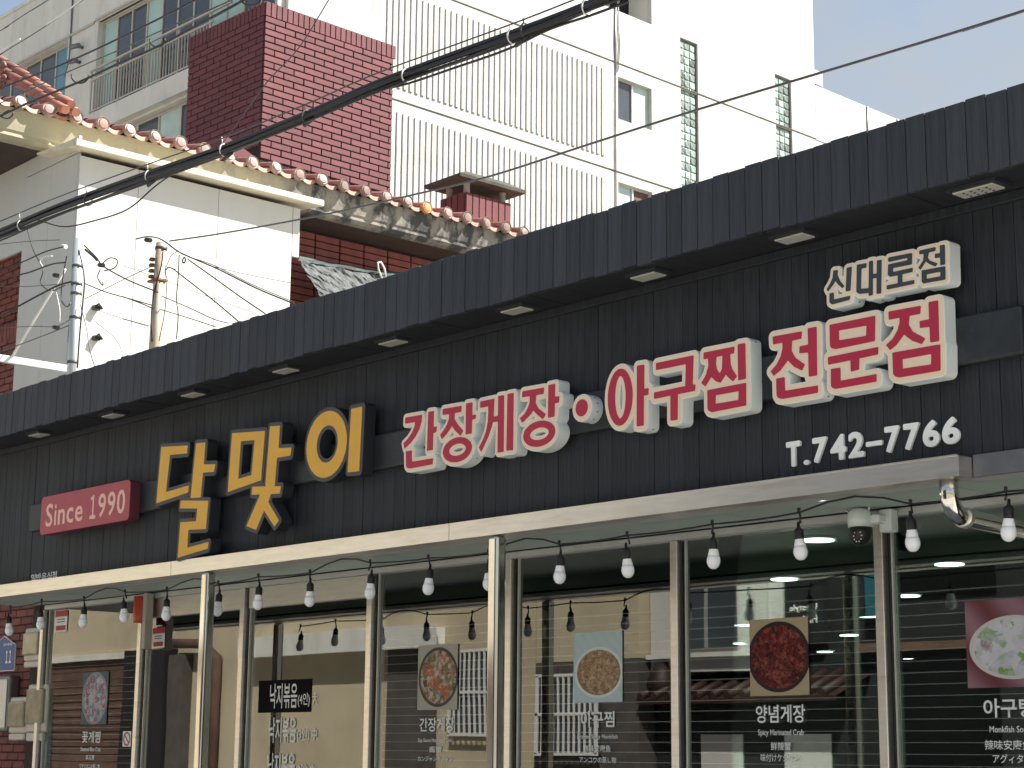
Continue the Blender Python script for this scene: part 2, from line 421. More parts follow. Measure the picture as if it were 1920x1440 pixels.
def glass_block_mat():
    m, nt, b, o = new_mat('glass_block')
    oi = N(nt, 'ShaderNodeObjectInfo')
    tc = N(nt, 'ShaderNodeTexCoord')
    nz = N(nt, 'ShaderNodeTexNoise', Scale=9.0, Detail=2.0); nt.links.new(tc.outputs['Object'], nz.inputs['Vector'])
    ad = N(nt, 'ShaderNodeMath', operation='MULTIPLY_ADD'); ad.inputs[1].default_value = 0.5; ad.inputs[2].default_value = 0.0
    nt.links.new(oi.outputs['Random'], ad.inputs[0])
    a2 = N(nt, 'ShaderNodeMath', operation='MULTIPLY_ADD'); a2.inputs[1].default_value = 0.6; nt.links.new(nz.outputs['Fac'], a2.inputs[0]); nt.links.new(ad.outputs[0], a2.inputs[2])
    cr = N(nt, 'ShaderNodeValToRGB'); e = cr.color_ramp.elements
    e[0].position = 0.25; e[0].color = (0.09, 0.10, 0.09, 1); e[1].position = 0.75; e[1].color = (0.42, 0.55, 0.52, 1)
    nt.links.new(a2.outputs[0], cr.inputs['Fac']); nt.links.new(cr.outputs['Color'], b.inputs['Base Color'])
    b.inputs['Roughness'].default_value = 0.12
    bp = N(nt, 'ShaderNodeBump', Strength=0.4, Distance=0.03); nt.links.new(nz.outputs['Fac'], bp.inputs['Height']); nt.links.new(bp.outputs[0], b.inputs['Normal'])
    return m
gblock_m = glass_block_mat()

def poster_mat(name, bg, rim, cols, scale=9.0, centre=(0.5, 0.45), rad=(0.46, 0.40), stretch=(1, 1), bg2=None, wave=8.0):
    """printed food photograph: a patterned table, a round dish and chopped food in several colours"""
    m, nt, b, o = new_mat(name)
    tc = N(nt, 'ShaderNodeTexCoord'); sp = N(nt, 'ShaderNodeSeparateXYZ'); nt.links.new(tc.outputs['Generated'], sp.inputs[0])
    def axis(sock, c, r):
        s = N(nt, 'ShaderNodeMath', operation='SUBTRACT'); s.inputs[1].default_value = c; nt.links.new(sock, s.inputs[0])
        d = N(nt, 'ShaderNodeMath', operation='DIVIDE'); d.inputs[1].default_value = r; nt.links.new(s.outputs[0], d.inputs[0])
        p = N(nt, 'ShaderNodeMath', operation='POWER'); p.inputs[1].default_value = 2; nt.links.new(d.outputs[0], p.inputs[0]); return p
    ax = axis(sp.outputs['X'], centre[0], rad[0]); az = axis(sp.outputs['Z'], centre[1], rad[1])
    s = N(nt, 'ShaderNodeMath', operation='ADD'); nt.links.new(ax.outputs[0], s.inputs[0]); nt.links.new(az.outputs[0], s.inputs[1])
    nz = N(nt, 'ShaderNodeTexNoise', Scale=scale*0.6, Detail=5.0, Roughness=0.7, Distortion=1.2); 
    mp = N(nt, 'ShaderNodeMapping'); mp.inputs['Scale'].default_value = (stretch[0], 1, stretch[1]); nt.links.new(tc.outputs['Generated'], mp.inputs[0])
    nt.links.new(mp.outputs[0], nz.inputs['Vector'])
    vo = N(nt, 'ShaderNodeTexVoronoi', Scale=scale); vo.feature = 'F1'
    mixv = N(nt, 'ShaderNodeMix', data_type='RGBA'); mixv.inputs[0].default_value = 0.20
    nt.links.new(mp.outputs[0], mixv.inputs[6]); nt.links.new(nz.outputs['Color'], mixv.inputs[7])
    nt.links.new(mixv.outputs[2], vo.inputs['Vector'])
    sx = N(nt, 'ShaderNodeSeparateColor'); nt.links.new(vo.outputs['Color'], sx.inputs[0])
    mul = N(nt, 'ShaderNodeMath', operation='MULTIPLY_ADD'); mul.inputs[1].default_value = 0.55; nt.links.new(sx.outputs[0], mul.inputs[0])
    n2 = N(nt, 'ShaderNodeMath', operation='MULTIPLY'); n2.inputs[1].default_value = 0.5; nt.links.new(nz.outputs['Fac'], n2.inputs[0]); nt.links.new(n2.outputs[0], mul.inputs[2])
    food = N(nt, 'ShaderNodeValToRGB'); food.color_ramp.interpolation = 'LINEAR'
    e = food.color_ramp.elements
    k = len(cols)
    for i, c in enumerate(cols):
        pos = 0.1 + 0.85 * i / (k-1)
        if i < 2: el = e[i]; el.position = pos if i == 0 else pos
        else: el = e.new(pos)
        el.color = (*c, 1)
    nt.links.new(mul.outputs[0], food.inputs['Fac'])
    wv = N(nt, 'ShaderNodeTexWave', Scale=wave, Distortion=2.0, Detail=2.0); wv.bands_direction = 'DIAGONAL'; nt.links.new(tc.outputs['Generated'], wv.inputs['Vector'])
    bgm = N(nt, 'ShaderNodeMix', data_type='RGBA'); bgm.inputs[6].default_value = (*bg, 1); bgm.inputs[7].default_value = (*(bg2 or [c*0.6 for c in bg]), 1)
    nt.links.new(wv.outputs['Fac'], bgm.inputs[0])
    def less(v):
        l = N(nt, 'ShaderNodeMath', operation='LESS_THAN'); l.inputs[1].default_value = v; nt.links.new(s.outputs[0], l.inputs[0]); return l
    m1 = N(nt, 'ShaderNodeMix', data_type='RGBA'); nt.links.new(less(1.0).outputs[0], m1.inputs[0]); nt.links.new(bgm.outputs[2], m1.inputs[6]); m1.inputs[7].default_value = (*rim, 1)
    m2 = N(nt, 'ShaderNodeMix', data_type='RGBA'); nt.links.new(less(0.80).outputs[0], m2.inputs[0]); nt.links.new(m1.outputs[2], m2.inputs[6]); nt.links.new(food.outputs['Color'], m2.inputs[7])
    nt.links.new(m2.outputs[2], b.inputs['Base Color']); b.inputs['Roughness'].default_value = 0.6; b.inputs['Specular IOR Level'].default_value = 0.15
    return m

# ------------------------------------------------------------------ outlines: signed distance field -> clean contours -> solid letters
def sdf(shapes, gx, gy):
    X, Y = np.meshgrid(gx, gy)
    best = np.full(X.shape, 1e9)
    for loops in shapes:
        ins = np.zeros(X.shape, bool); d2 = np.full(X.shape, 1e9)
        for lp in loops:
            P = np.asarray(lp, float); Q = np.roll(P, -1, 0)
            for (ax, ay), (bx, by) in zip(P, Q):
                dx, dy = bx-ax, by-ay; L = dx*dx+dy*dy
                if L < 1e-14: continue
                t = np.clip(((X-ax)*dx+(Y-ay)*dy)/L, 0, 1)
                d2 = np.minimum(d2, (X-ax-t*dx)**2+(Y-ay-t*dy)**2)
                if dy != 0:
                    c = ((ay > Y) != (by > Y)) & (X < (bx-ax)*(Y-ay)/dy+ax)
                    ins ^= c
        d = np.sqrt(d2); d[ins] *= -1
        best = np.minimum(best, d)
    return best
def contours(D, gx, gy, level):
    V = D - level
    V[np.abs(V) < 1e-9] = 1e-9
    ny, nx = V.shape
    S = V < 0
    seg = {}
    pts = {}
    def ept(e):
        if e in pts: return
        k, i, j = e
        if k == 0: a, b = V[j, i], V[j, i+1]; t = a/(a-b); pts[e] = (gx[i]+t*(gx[i+1]-gx[i]), gy[j])
        else: a, b = V[j, i], V[j+1, i]; t = a/(a-b); pts[e] = (gx[i], gy[j]+t*(gy[j+1]-gy[j]))
    code = S[:-1, :-1]*1 + S[:-1, 1:]*2 + S[1:, 1:]*4 + S[1:, :-1]*8
    tab = {1:[(3,0)],2:[(0,1)],3:[(3,1)],4:[(1,2)],5:[(3,0),(1,2)],6:[(0,2)],7:[(3,2)],8:[(2,3)],9:[(2,0)],10:[(0,1),(2,3)],11:[(2,1)],12:[(1,3)],13:[(1,0)],14:[(0,3)]}
    for j, i in zip(*np.nonzero((code > 0) & (code < 15))):
        ed = [(0, i, j), (1, i+1, j), (0, i, j+1), (1, i, j)]
        for a, b in tab[code[j, i]]:
            ept(ed[a]); ept(ed[b]); seg.setdefault(ed[a], []).append(ed[b])
    loops = []
    while seg:
        st = next(iter(seg)); cur = st; lp = []
        while cur in seg:
            lp.append(pts[cur]); nx_ = seg[cur].pop()
            if not seg[cur]: del seg[cur]
            cur = nx_
            if cur == st: break
        if len(lp) > 5: loops.append(lp)
    return loops
def simplify(lp, tol):
    P = np.array(lp)
    n = len(P)
    i0 = 0; i1 = int(np.argmax(((P-P[0])**2).sum(1)))
    def dp(a, b):
        idx = np.arange(a, b+1) % n
        A, B = P[idx[0]], P[idx[-1]]
        d = B-A; L = math.hypot(*d)
        if len(idx) < 3: return [idx[0]]
        q = P[idx]-A
        h = np.abs(q[:, 0]*d[1]-q[:, 1]*d[0])/L if L > 1e-9 else np.hypot(q[:, 0], q[:, 1])
        k = int(np.argmax(h))
        if h[k] < tol: return [idx[0]]
        return dp(a, a+k)+dp(a+k, b)
    ids = dp(i0, i1)+dp(i1, n)
    return [tuple(P[i]) for i in ids]
def outline(shapes, level, res=0.004, pad=None, tol=0.0006):
    A = np.array([p for s in shapes for l in s for p in l])
    pad = (level if level > 0 else 0)+3*res
    lo = A.min(0)-pad; hi = A.max(0)+pad
    gx = np.arange(lo[0], hi[0]+res, res); gy = np.arange(lo[1], hi[1]+res, res)
    return [simplify(l, tol) for l in contours(sdf(shapes, gx, gy), gx, gy, level)]
def solid(name, loops, yback, yfront, mat, parent):
    """loops in the (x,z) plane, made solid from yback to yfront (yfront nearer the street)"""
    cu = bpy.data.curves.new(name, 'CURVE'); cu.dimensions = '2D'; cu.fill_mode = 'BOTH'
    cu.extrude = (yback-yfront)/2
    for lp in loops:
        sp = cu.splines.new('POLY'); sp.points.add(len(lp)-1)
        for p, q in zip(sp.points, lp): p.co = (q[0], q[1], 0, 1)
        sp.use_cyclic_u = True
    o = bpy.data.objects.new('tmp', cu); COL.objects.link(o)
    me = bpy.data.meshes.new_from_object(o.evaluated_get(bpy.context.evaluated_depsgraph_get()))
    bpy.data.objects.remove(o); bpy.data.curves.remove(cu)
    yc = (yback+yfront)/2
    n = len(me.vertices); a = np.empty(n*3); me.vertices.foreach_get('co', a); a = a.reshape(-1, 3)
    me.vertices.foreach_set('co', np.column_stack((a[:, 0], yc-a[:, 2], a[:, 1])).ravel()); me.update()
    me.name = name
    me.materials.clear()
    return obj(name, me, mat, parent)
def glyph_loops(ch):
    """outline of one character of the built-in font, flattened"""
    cu = bpy.data.curves.new('g', 'FONT'); cu.body = ch
    o = bpy.data.objects.new('g', cu); COL.objects.link(o)
    c2 = o.to_curve(bpy.context.evaluated_depsgraph_get())
    loops = []
    for s in c2.splines:
        bp = s.bezier_points; n = len(bp); lp = []
        for i in range(n):
            a, b = bp[i], bp[(i+1) % n]
            straight = (a.handle_right-a.co).length < 1e-5 and (b.handle_left-b.co).length < 1e-5
            k = 1 if straight else 8
            for q in range(k):
                t = q/k; u = 1-t
                p = a.co*u**3+a.handle_right*3*u*u*t+b.handle_left*3*u*t*t+b.co*t**3
                lp.append((p.x, p.y))
        loops.append(lp)
    o.to_curve_clear(); bpy.data.objects.remove(o); bpy.data.curves.remove(cu)
    return loops
def fit(loops, x0, x1, z0, z1):
    A = np.array([p for l in loops for p in l]); lo, hi = A.min(0), A.max(0)
    sx = (x1-x0)/(hi[0]-lo[0]); sz = (z1-z0)/(hi[1]-lo[1])
    return [[(x0+(p[0]-lo[0])*sx, z0+(p[1]-lo[1])*sz) for p in l] for l in loops]
def text_mesh(name, body, x0, x1, z0, z1, y, mat, parent, thick=0.0, bold=0.0):
    """a line of flat lettering fitted to a rectangle on the plane y"""
    cu = bpy.data.curves.new(name, 'FONT'); cu.body = body; cu.offset = bold; cu.extrude = 0.01 if thick else 0.0; cu.resolution_u = 3
    o = bpy.data.objects.new('tmp', cu); COL.objects.link(o)
    me = bpy.data.meshes.new_from_object(o.evaluated_get(bpy.context.evaluated_depsgraph_get()))
    bpy.data.objects.remove(o); bpy.data.curves.remove(cu)
    n = len(me.vertices); a = np.empty(n*3); me.vertices.foreach_get('co', a); a = a.reshape(-1, 3)
    lo, hi = a.min(0), a.max(0)
    X = x0+(a[:, 0]-lo[0])/(hi[0]-lo[0])*(x1-x0); Z = z0+(a[:, 1]-lo[1])/(hi[1]-lo[1])*(z1-z0)
    Y = y-(a[:, 2]/0.01)*thick if thick else np.full(n, y)
    me.vertices.foreach_set('co', np.column_stack((X, Y, Z)).ravel()); me.update(); me.name = name; me.materials.clear()
    return obj(name, me, mat, parent)
def ring(cx, cz, rx, rz, n=40):
    return [(cx+rx*math.cos(2*math.pi*k/n), cz+rz*math.sin(2*math.pi*k/n)) for k in range(n)]

# ================================================================== SETTING
tag(MB().box(-300, 300, -300, 300, -0.6, -0.02).build('ground', soil_m), kind='structure')
tag(MB().box(-140, 60, -1.6, 4.2, -0.02, 0.0).build('road', asphalt_m), kind='structure')
for nm, y0, y1 in (('pavement', 4.2, 7.1), ('pavement', -2.98, -1.6)):
    pv = MB().box(-140, 60, y0+0.12 if y0 > 0 else y0, y1 if y0 > 0 else y1-0.12, -0.02, 0.12).build(nm, paving_m); tag(pv, kind='structure')
    kb = MB().box(-140, 60, (y0 if y0 > 0 else y1-0.12), (y0+0.12 if y0 > 0 else y1), -0.02, 0.125).build('kerb', conc_m); tag(kb, kind='structure')
tag(MB().box(-140, 60, 1.25, 1.37, 0.0, 0.004).build('road_marking', line_m), kind='structure')

# ================================================================== RESTAURANT
YG, YW, YF, YGL = 5.785, 5.89, 5.59, 7.2
XL, XR = -14.25, -1.6
shop = root('restaurant_building', (-8, 7, 0), 'single storey restaurant clad in dark vertical planks with a glazed front', 'restaurant')
PW = 0.0915
# fascia planks and wall planks: each plank its own piece with a rounded edge
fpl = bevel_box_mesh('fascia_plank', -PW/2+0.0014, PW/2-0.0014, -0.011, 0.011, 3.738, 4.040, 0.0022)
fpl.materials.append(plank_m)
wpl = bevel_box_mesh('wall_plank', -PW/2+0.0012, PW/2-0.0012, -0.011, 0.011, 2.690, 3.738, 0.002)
wpl.materials.append(wplank_m)
npl = int((XR-XL)/PW)
off = -ROOTLOC[shop.name]
for i in range(npl):
    x = -4.595+PW*(round((XL+4.595)/PW)+i)+PW/2
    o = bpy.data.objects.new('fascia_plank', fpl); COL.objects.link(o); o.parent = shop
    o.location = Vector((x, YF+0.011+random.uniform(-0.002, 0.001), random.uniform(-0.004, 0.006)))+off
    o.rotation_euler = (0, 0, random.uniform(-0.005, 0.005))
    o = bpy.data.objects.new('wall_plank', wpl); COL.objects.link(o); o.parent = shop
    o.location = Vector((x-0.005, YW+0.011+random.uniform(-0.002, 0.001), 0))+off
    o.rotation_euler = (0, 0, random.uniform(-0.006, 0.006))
m = MB(); m.box(XL, XR, YF+0.023, YF+0.09, 3.745, 4.030); m.build('parapet_core', gap_m, shop)
bbox('wall_core', gap_m, shop, XL, XR, YW+0.024, YW+0.12, 2.70, 3.90)
# soffit boards between the fascia and the wall
sfm = bevel_box_mesh('soffit_board', -0.36, 0.36, YF+0.024, YW-0.028, 3.740, 3.752, 0.002); sfm.materials.append(soffit_m)
x = XL+0.37
while x < XR:
    o = bpy.data.objects.new('soffit_board', sfm); COL.objects.link(o); o.parent = shop; o.location = Vector((x, 0, random.uniform(-0.0015, 0.0015)))+off
    x += 0.727
bbox('trim_board', wplank_m, shop, XL, XR, YW-0.026, YW-0.002, 3.703, 3.742, 0.003)
bbox('roof_slab', conc_m, shop, XL, XR, YF+0.095, 18.6, 3.76, 3.90)
# gutter of folded stainless steel, in three lengths with joints, open box section
for i, (a, b) in enumerate(((-14.2, -9.685), (-9.681, -7.03), (-7.026, -4.0))):
    m = MB()
    m.box(a, b, YG, YG+0.004, 2.652, 2.730); m.box(a, b, YG+0.004, YW-0.012, 2.652, 2.656); m.box(a, b, YW-0.014, YW-0.010, 2.656, 2.700)
    m.box(a, b, YG-0.006, YG+0.004, 2.730, 2.736)
    if i == 2: m.box(b, b+0.004, YG, YW-0.010, 2.652, 2.732)
    m.build('gutter', steel_m, shop)
bbox('edge_trim', dsteel_m, shop, -3.993, XR, YW-0.018, YW-0.002, 2.655, 2.742, 0.002)
# down pipe: drops from the gutter and elbows back under the porch ceiling
pts = []
ex, ey = -4.085, 5.845
pts += [Vector((ex, ey, 2.655)), Vector((ex, ey, 2.60))]
for k in range(1, 9):
    a = k/8*math.pi/2*0.93; pts.append(Vector((ex, ey+0.085*(1-math.cos(a)), 2.60-0.085*math.sin(a))))
pts.append(Vector((ex, 7.13, 2.47)))
dp = MB().tube(pts, 0.036, 16).build('down_pipe', polish_m, shop)
MB().tube([pts[9]+Vector((0, 0.0, 0)), pts[9]+Vector((0, 0.03, -0.002))], 0.041, 16).build('pipe_collar', steel_m, dp)
for o in dp.children: o.location = (0, 0, 0)
# porch posts
for px_ in (-12.6, -9.325, -6.71):
    obj('porch_post', bevel_box_mesh('porch_post', px_-0.037, px_+0.037, YG+0.012, YG+0.078, 0.12, 2.651, 0.018, 4), polish_m, shop)
# porch ceiling: panels on a bar grid
cm = bevel_box_mesh('ceiling_panel', -0.674, 0.674, YW+0.13, YGL-0.075, 2.786, 2.80, 0.002); cm.materials.append(sage_m)
x = XL+0.70
while x < XR:
    o = bpy.data.objects.new('ceiling_panel', cm); COL.objects.link(o); o.parent = shop; o.location = Vector((x, 0, 0))+off
    x += 1.36
bbox('ceiling_edge_bar', aluminium_m, shop, XL, XR, YW-0.0095, YW+0.1205, 2.660, 2.688, 0.003)
bbox('ceiling_edge_fascia', sage_m, shop, XL, XR, YW+0.121, YW+0.128, 2.699, 2.80)
bbox('ceiling_backing', iceil_m, shop, XL, XR, YW+0.125, YGL+0.05, 2.803, 2.86)
# glazed front
MUL = [-13.98, -12.39, -10.98, -9.49, -8.13, -6.78, -5.42, -4.06, -2.70]
bbox('window_header', aluminium_m, shop, XL+0.3, XR, YGL-0.05, YGL+0.05, 2.745, 2.784, 0.003)
for i, mxp in enumerate(MUL):
    fr = obj('window_mullion', bevel_box_mesh('window_mullion', mxp-0.030, mxp+0.022, YGL-0.048, YGL+0.0, 0.12, 2.744, 0.003), steel_m, shop)
    bbox('mullion_rebate', dark_frame_m, shop, mxp-0.020, mxp+0.045, YGL+0.001, YGL+0.06, 0.12, 2.744)
    bbox('mullion_bead', aluminium_m, shop, mxp+0.047, mxp+0.057, YGL-0.012, YGL+0.02, 0.12, 2.744)
    if i+1 < len(MUL):
        a, b = mxp+0.058, MUL[i+1]-0.031
        top = 2.744
        if i in (1, 2):
            bbox('transom_panel', steel_m, shop, a, b, YGL-0.03, YGL+0.02, 2.60, 2.743, 0.002); top = 2.598
        wn = MB().box(a, b, YGL+0.002, YGL+0.010, 0.28, top).build('window_pane', glass_s_m if i >= 3 or i == 0 else glass_m, shop)
        bbox('window_sill', steel_m, shop, a, b, YGL-0.04, YGL+0.03, 0.12, 0.278, 0.003)
bbox('end_pier', hmortar_m, shop, -14.25, -14.04, YGL+0.005, YGL+0.3, 0.0, 2.80)
# inside of the restaurant
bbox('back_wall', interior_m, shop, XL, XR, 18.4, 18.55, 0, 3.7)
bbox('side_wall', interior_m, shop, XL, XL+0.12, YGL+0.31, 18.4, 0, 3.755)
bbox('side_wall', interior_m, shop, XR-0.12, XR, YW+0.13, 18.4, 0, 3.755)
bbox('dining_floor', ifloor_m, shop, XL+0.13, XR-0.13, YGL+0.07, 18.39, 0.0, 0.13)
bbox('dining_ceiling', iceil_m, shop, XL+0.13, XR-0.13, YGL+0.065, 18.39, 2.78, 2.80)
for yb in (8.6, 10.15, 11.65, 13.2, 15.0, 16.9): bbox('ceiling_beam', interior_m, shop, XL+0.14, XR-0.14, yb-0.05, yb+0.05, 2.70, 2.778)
for (a, b, c, d, h) in ((-13.6, -12.0, 11.0, 11.2, 1.5), (-9.5, -7.4, 13.5, 13.7, 1.6), (-6.5, -3.2, 15.2, 15.4, 1.7)):
    bbox('partition', iwood_m, shop, a, b, c, d, 0.131, h, 0.01)

# recessed floodlights under the fascia
FL = [(-3.81, 'beyond the small slate syllable sign, diodes visible'), (-4.71, 'above the small slate syllable sign'), (-5.56, 'above the three red syllables next to the dot'), (-6.45, 'above the red dot sign'), (-7.43, 'above the first of the four red syllables'), (-8.42, 'above the ring shaped yellow syllable'), (-9.40, 'above the middle yellow syllable'), (-10.37, 'above the first yellow syllable'), (-11.38, 'above the faded red plate')]
for i, (x, wh) in enumerate(FL):
    f = root('recessed_floodlight', (x, 5.715, 3.738), 'small recessed floodlight under the fascia '+wh, 'floodlight', 'floodlights recessed in the fascia soffit')
    s = 0.075 if i else 0.09
    fr = MB()
    fr.box(x-s-0.02, x+s+0.02, 5.715-0.055, 5.715+0.055, 3.724, 3.7385)
    fr.build('housing', dnavy_m, f)
    obj('lens', bevel_box_mesh('lens', x-s, x+s, 5.715-0.042, 5.715+0.042, 3.716, 3.7235, 0.002), lens_m, f)
    ring_pts = []
    if i == 0:
        for k in range(12):
            xx = x-0.05+0.034*(k % 4); yy = 5.69+0.024*(k//4)
            bbox('led_chip', dgrey_face_m, f, xx-0.004, xx+0.004, yy-0.004, yy+0.004, 3.713, 3.7155)

# ceiling lamps inside and one in the porch
LAMPS = [(-6.29, 7.77), (-7.56, 7.81), (-7.87, 9.36), (-9.35, 9.56), (-6.52, 9.3), (-8.04, 10.94), (-9.45, 12.32), (-10.91, 12.4), (-12.28, 12.46), (-11.07, 14.11), (-12.74, 14.37), (-13.03, 16.17), (-11.25, 15.72), (-13.15, 17.81), (-12.04, 8.23)]
for (x, y) in LAMPS:
    f = root('ceiling_lamp', (x, y, 2.78), 'lit round flat lamp on the dining room ceiling', 'ceiling lamp', 'round lamps inside the restaurant')
    MB().lathe([(0.085, -0.018), (0.098, -0.014), (0.10, 0.0)], (x, y, 2.779), 24).build('rim', aluminium_m, f)
    MB().lathe([(0.088, -0.024), (0.088, -0.019)], (x, y, 2.779), 24).build('diffuser', lamp_m, f)
f = root('porch_lamp', (-5.29, 6.49, 2.785), 'lit round lamp on the pale porch ceiling beside the security camera', 'ceiling lamp')
MB().lathe([(0.085, -0.018), (0.098, -0.014), (0.10, 0.0)], (-5.29, 6.49, 2.784), 24).build('rim', aluminium_m, f)
MB().lathe([(0.088, -0.024), (0.088, -0.019)], (-5.29, 6.49, 2.784), 24).build('diffuser', lamp_m, f)

# ------------------------------------------------------------------ SIGNS
YS = 5.775                                   # front plane of the letter boxes
def zp(ox, oy, sc, pts, Y=YS):
    out = []
    for a, b in pts:
        v = ony(ox+a/sc, oy+b/sc, Y); out.append((v.x, v.z))
    return out
def zring(ox, oy, sc, l, r, t, b, Y=YS):
    """upright ellipse on the sign plane through the left, right, top and bottom points"""
    L = ony(ox+l[0]/sc, oy+l[1]/sc, Y); Rr = ony(ox+r[0]/sc, oy+r[1]/sc, Y); T = ony(ox+t[0]/sc, oy+t[1]/sc, Y); B = ony(ox+b[0]/sc, oy+b[1]/sc, Y)
    return ring((L.x+Rr.x)/2, (T.z+B.z)/2, (Rr.x-L.x)/2, (T.z-B.z)/2)
def rnd(p):
    return p
# yellow syllables
Z1 = (280, 740, 4.3636)
Y_DAL = [[zp(*Z1, [(105,430),(320,418),(313,480),(175,492),(140,800),(328,745),(322,800),(65,888)])],
         [zp(*Z1, [(390,400),(465,393),(450,573),(545,570),(535,630),(445,637),(425,840),(345,845)])],
         [zp(*Z1, [(265,868),(488,870),(468,1098),(325,1105),(315,1255),(490,1208),(482,1260),(240,1333),(262,1045),(390,1038),(400,930),(258,930)])]]
Y_MAT = [[zp(*Z1, [(685,318),(952,298),(918,700),(650,795)]), zp(*Z1, [(755,380),(870,370),(843,660),(732,693)])],
         [zp(*Z1, [(995,262),(1075,255),(1062,440),(1168,435),(1160,498),(1050,515),(1030,770),(955,770)])],
         [zp(*Z1, [(850,755),(1082,750),(1072,808),(845,818)])],
         [zp(*Z1, [(922,800),(1005,800),(978,880),(1065,1030),(1030,1078),(945,945),(880,1105),(803,1075)])]]
Y_I = [[zring(*Z1, (1293,440),(1622,370),(1458,138),(1458,677)), zring(*Z1, (1375,425),(1550,385),(1460,252),(1460,558))],
       [zp(*Z1, [(1660,118),(1748,100),(1722,625),(1630,635)])]]
sg = root('letter_sign', (-8.7, YW, 2.8), 'three large yellow syllables on dark letter boxes above the glazing', 'sign')
for sh in (Y_DAL, Y_MAT, Y_I):
    bd = solid('letter_box', outline(sh, 0.024), YW-0.045, YS, dnavy_m, sg)
    r1 = solid('letter_rim', outline(sh, 0.0225), YS-0.0003, YS-0.003, dgrey_face_m, bd); r1.location = (0, 0, 0)
    fc = solid('letter_face', outline(sh, 0.0012), YS-0.0033, YS-0.006, yellow_m, bd); fc.location = (0, 0, 0)
# red syllables on cream boxes
Z2 = (740, 700, 4.8); Z3 = (1120, 600, 6.0); Z4 = (1430, 530, 4.8); Z5 = (1530, 430, 6.4)
G_GAN = [[zp(*Z2, [(105,402),(252,376),(246,440),(228,500),(195,565),(150,625),(98,676),(88,632),(130,590),(165,535),(188,480),(195,437),(103,452)])],
         [zp(*Z2, [(312,350),(358,342),(355,488),(385,480),(380,528),(352,535),(348,688),(300,697)])],
         [zp(*Z2, [(110,705),(158,697),(160,800),(350,768),(345,818),(145,855),(122,850),(112,835)])]]
G_JANG = [[zp(*Z2, [(442,325),(608,296),(604,345),(440,375)])],
          [zp(*Z2, [(500,350),(548,342),(542,420),(512,490),(470,550),(432,590),(418,555),(450,515),(480,465),(498,410)])],
          [zp(*Z2, [(538,405),(575,465),(622,520),(598,560),(550,512),(518,462)])],
          [zp(*Z2, [(652,275),(705,265),(703,380),(738,375),(732,410),(702,415),(698,540),(648,550)])],
          [zring(*Z2, (443,712),(700,658),(572,580),(572,797)), zring(*Z2, (495,702),(650,670),(572,632),(572,745))]]
G_GE = [[zp(*Z2, [(780,258),(902,232),(896,380),(882,470),(852,560),(812,650),(785,705),(768,668),(800,610),(830,530),(848,440),(853,350),(852,295),(778,310)])],
        [zp(*Z2, [(885,397),(945,385),(945,430),(882,441)])],
        [zp(*Z2, [(942,208),(990,200),(985,705),(935,712)])],
        [zp(*Z2, [(1025,190),(1076,180),(1070,690),(1015,695)])]]
G_JANG2 = [[zp(*Z2, [(1160,165),(1350,132),(1345,185),(1155,215)])],
           [zp(*Z2, [(1225,195),(1278,188),(1272,290),(1238,360),(1190,410),(1155,443),(1138,405),(1180,365),(1210,310),(1225,260)])],
           [zp(*Z2, [(1264,255),(1300,320),(1365,370),(1340,410),(1282,362),(1240,315)])],
           [zp(*Z2, [(1393,110),(1450,97),(1447,215),(1487,210),(1483,262),(1447,268),(1443,388),(1390,400)])],
           [zring(*Z2, (1167,568),(1450,520),(1308,432),(1308,658)), zring(*Z2, (1222,560),(1398,530),(1308,488),(1308,604))]]
G_A = [[zring(*Z3, (130,895),(403,845),(267,553),(267,1187)), zring(*Z3, (205,880),(332,858),(267,628),(267,1112))],
       [zp(*Z3, [(458,520),(535,508),(533,780),(583,772),(580,840),(530,850),(528,1185),(455,1197)])]]
G_GU = [[zp(*Z3, [(672,490),(1088,403),(1078,750),(1002,765),(1008,495),(672,562)])],
        [zp(*Z3, [(650,820),(1110,728),(1105,795),(650,887)])], [zp(*Z3, [(835,840),(912,828),(910,1120),(835,1133)])]]
G_JJIM = [[zp(*Z3, [(1208,372),(1550,305),(1543,375),(1207,442)])],
          [zp(*Z3, [(1258,425),(1345,412),(1340,520),(1302,620),(1225,745),(1183,710),(1235,620),(1262,520)])],
          [zp(*Z3, [(1338,490),(1352,560),(1385,612),(1415,555),(1420,405),(1500,390),(1505,500),(1460,600),(1395,705),(1345,690),(1295,640),(1310,560)])],
          [zp(*Z3, [(1497,470),(1525,560),(1575,635),(1535,690),(1480,640),(1448,600)])],
          [zp(*Z3, [(1590,278),(1670,265),(1678,660),(1598,678)])],
          [zp(*Z3, [(1250,795),(1680,712),(1680,960),(1300,1035),(1268,1025),(1252,1000)]), zp(*Z3, [(1338,845),(1603,798),(1600,905),(1335,950)])]]
G_JEON = [[zp(*Z4, [(100,490),(358,443),(352,505),(103,555)])],
          [zp(*Z4, [(188,525),(270,510),(265,620),(225,710),(165,790),(108,838),(82,800),(135,740),(175,660),(190,590)])],
          [zp(*Z4, [(258,605),(300,680),(385,740),(360,790),(290,755),(232,695)])],
          [zp(*Z4, [(415,415),(490,402),(495,835),(425,845),(420,628),(340,635),(342,578),(420,562)])],
          [zp(*Z4, [(132,868),(202,855),(207,978),(502,930),(502,990),(185,1045),(150,1038),(135,1015)])]]
G_MUN = [[zp(*Z4, [(612,385),(1018,303),(1015,525),(665,597),(630,590),(617,570)]), zp(*Z4, [(690,430),(945,385),(942,483),(692,525)])],
         [zp(*Z4, [(597,675),(1045,583),(1043,645),(600,738)])], [zp(*Z4, [(800,680),(875,665),(873,780),(803,800)])],
         [zp(*Z4, [(625,780),(705,770),(705,888),(1030,828),(1030,890),(665,955),(637,948),(625,930)])]]
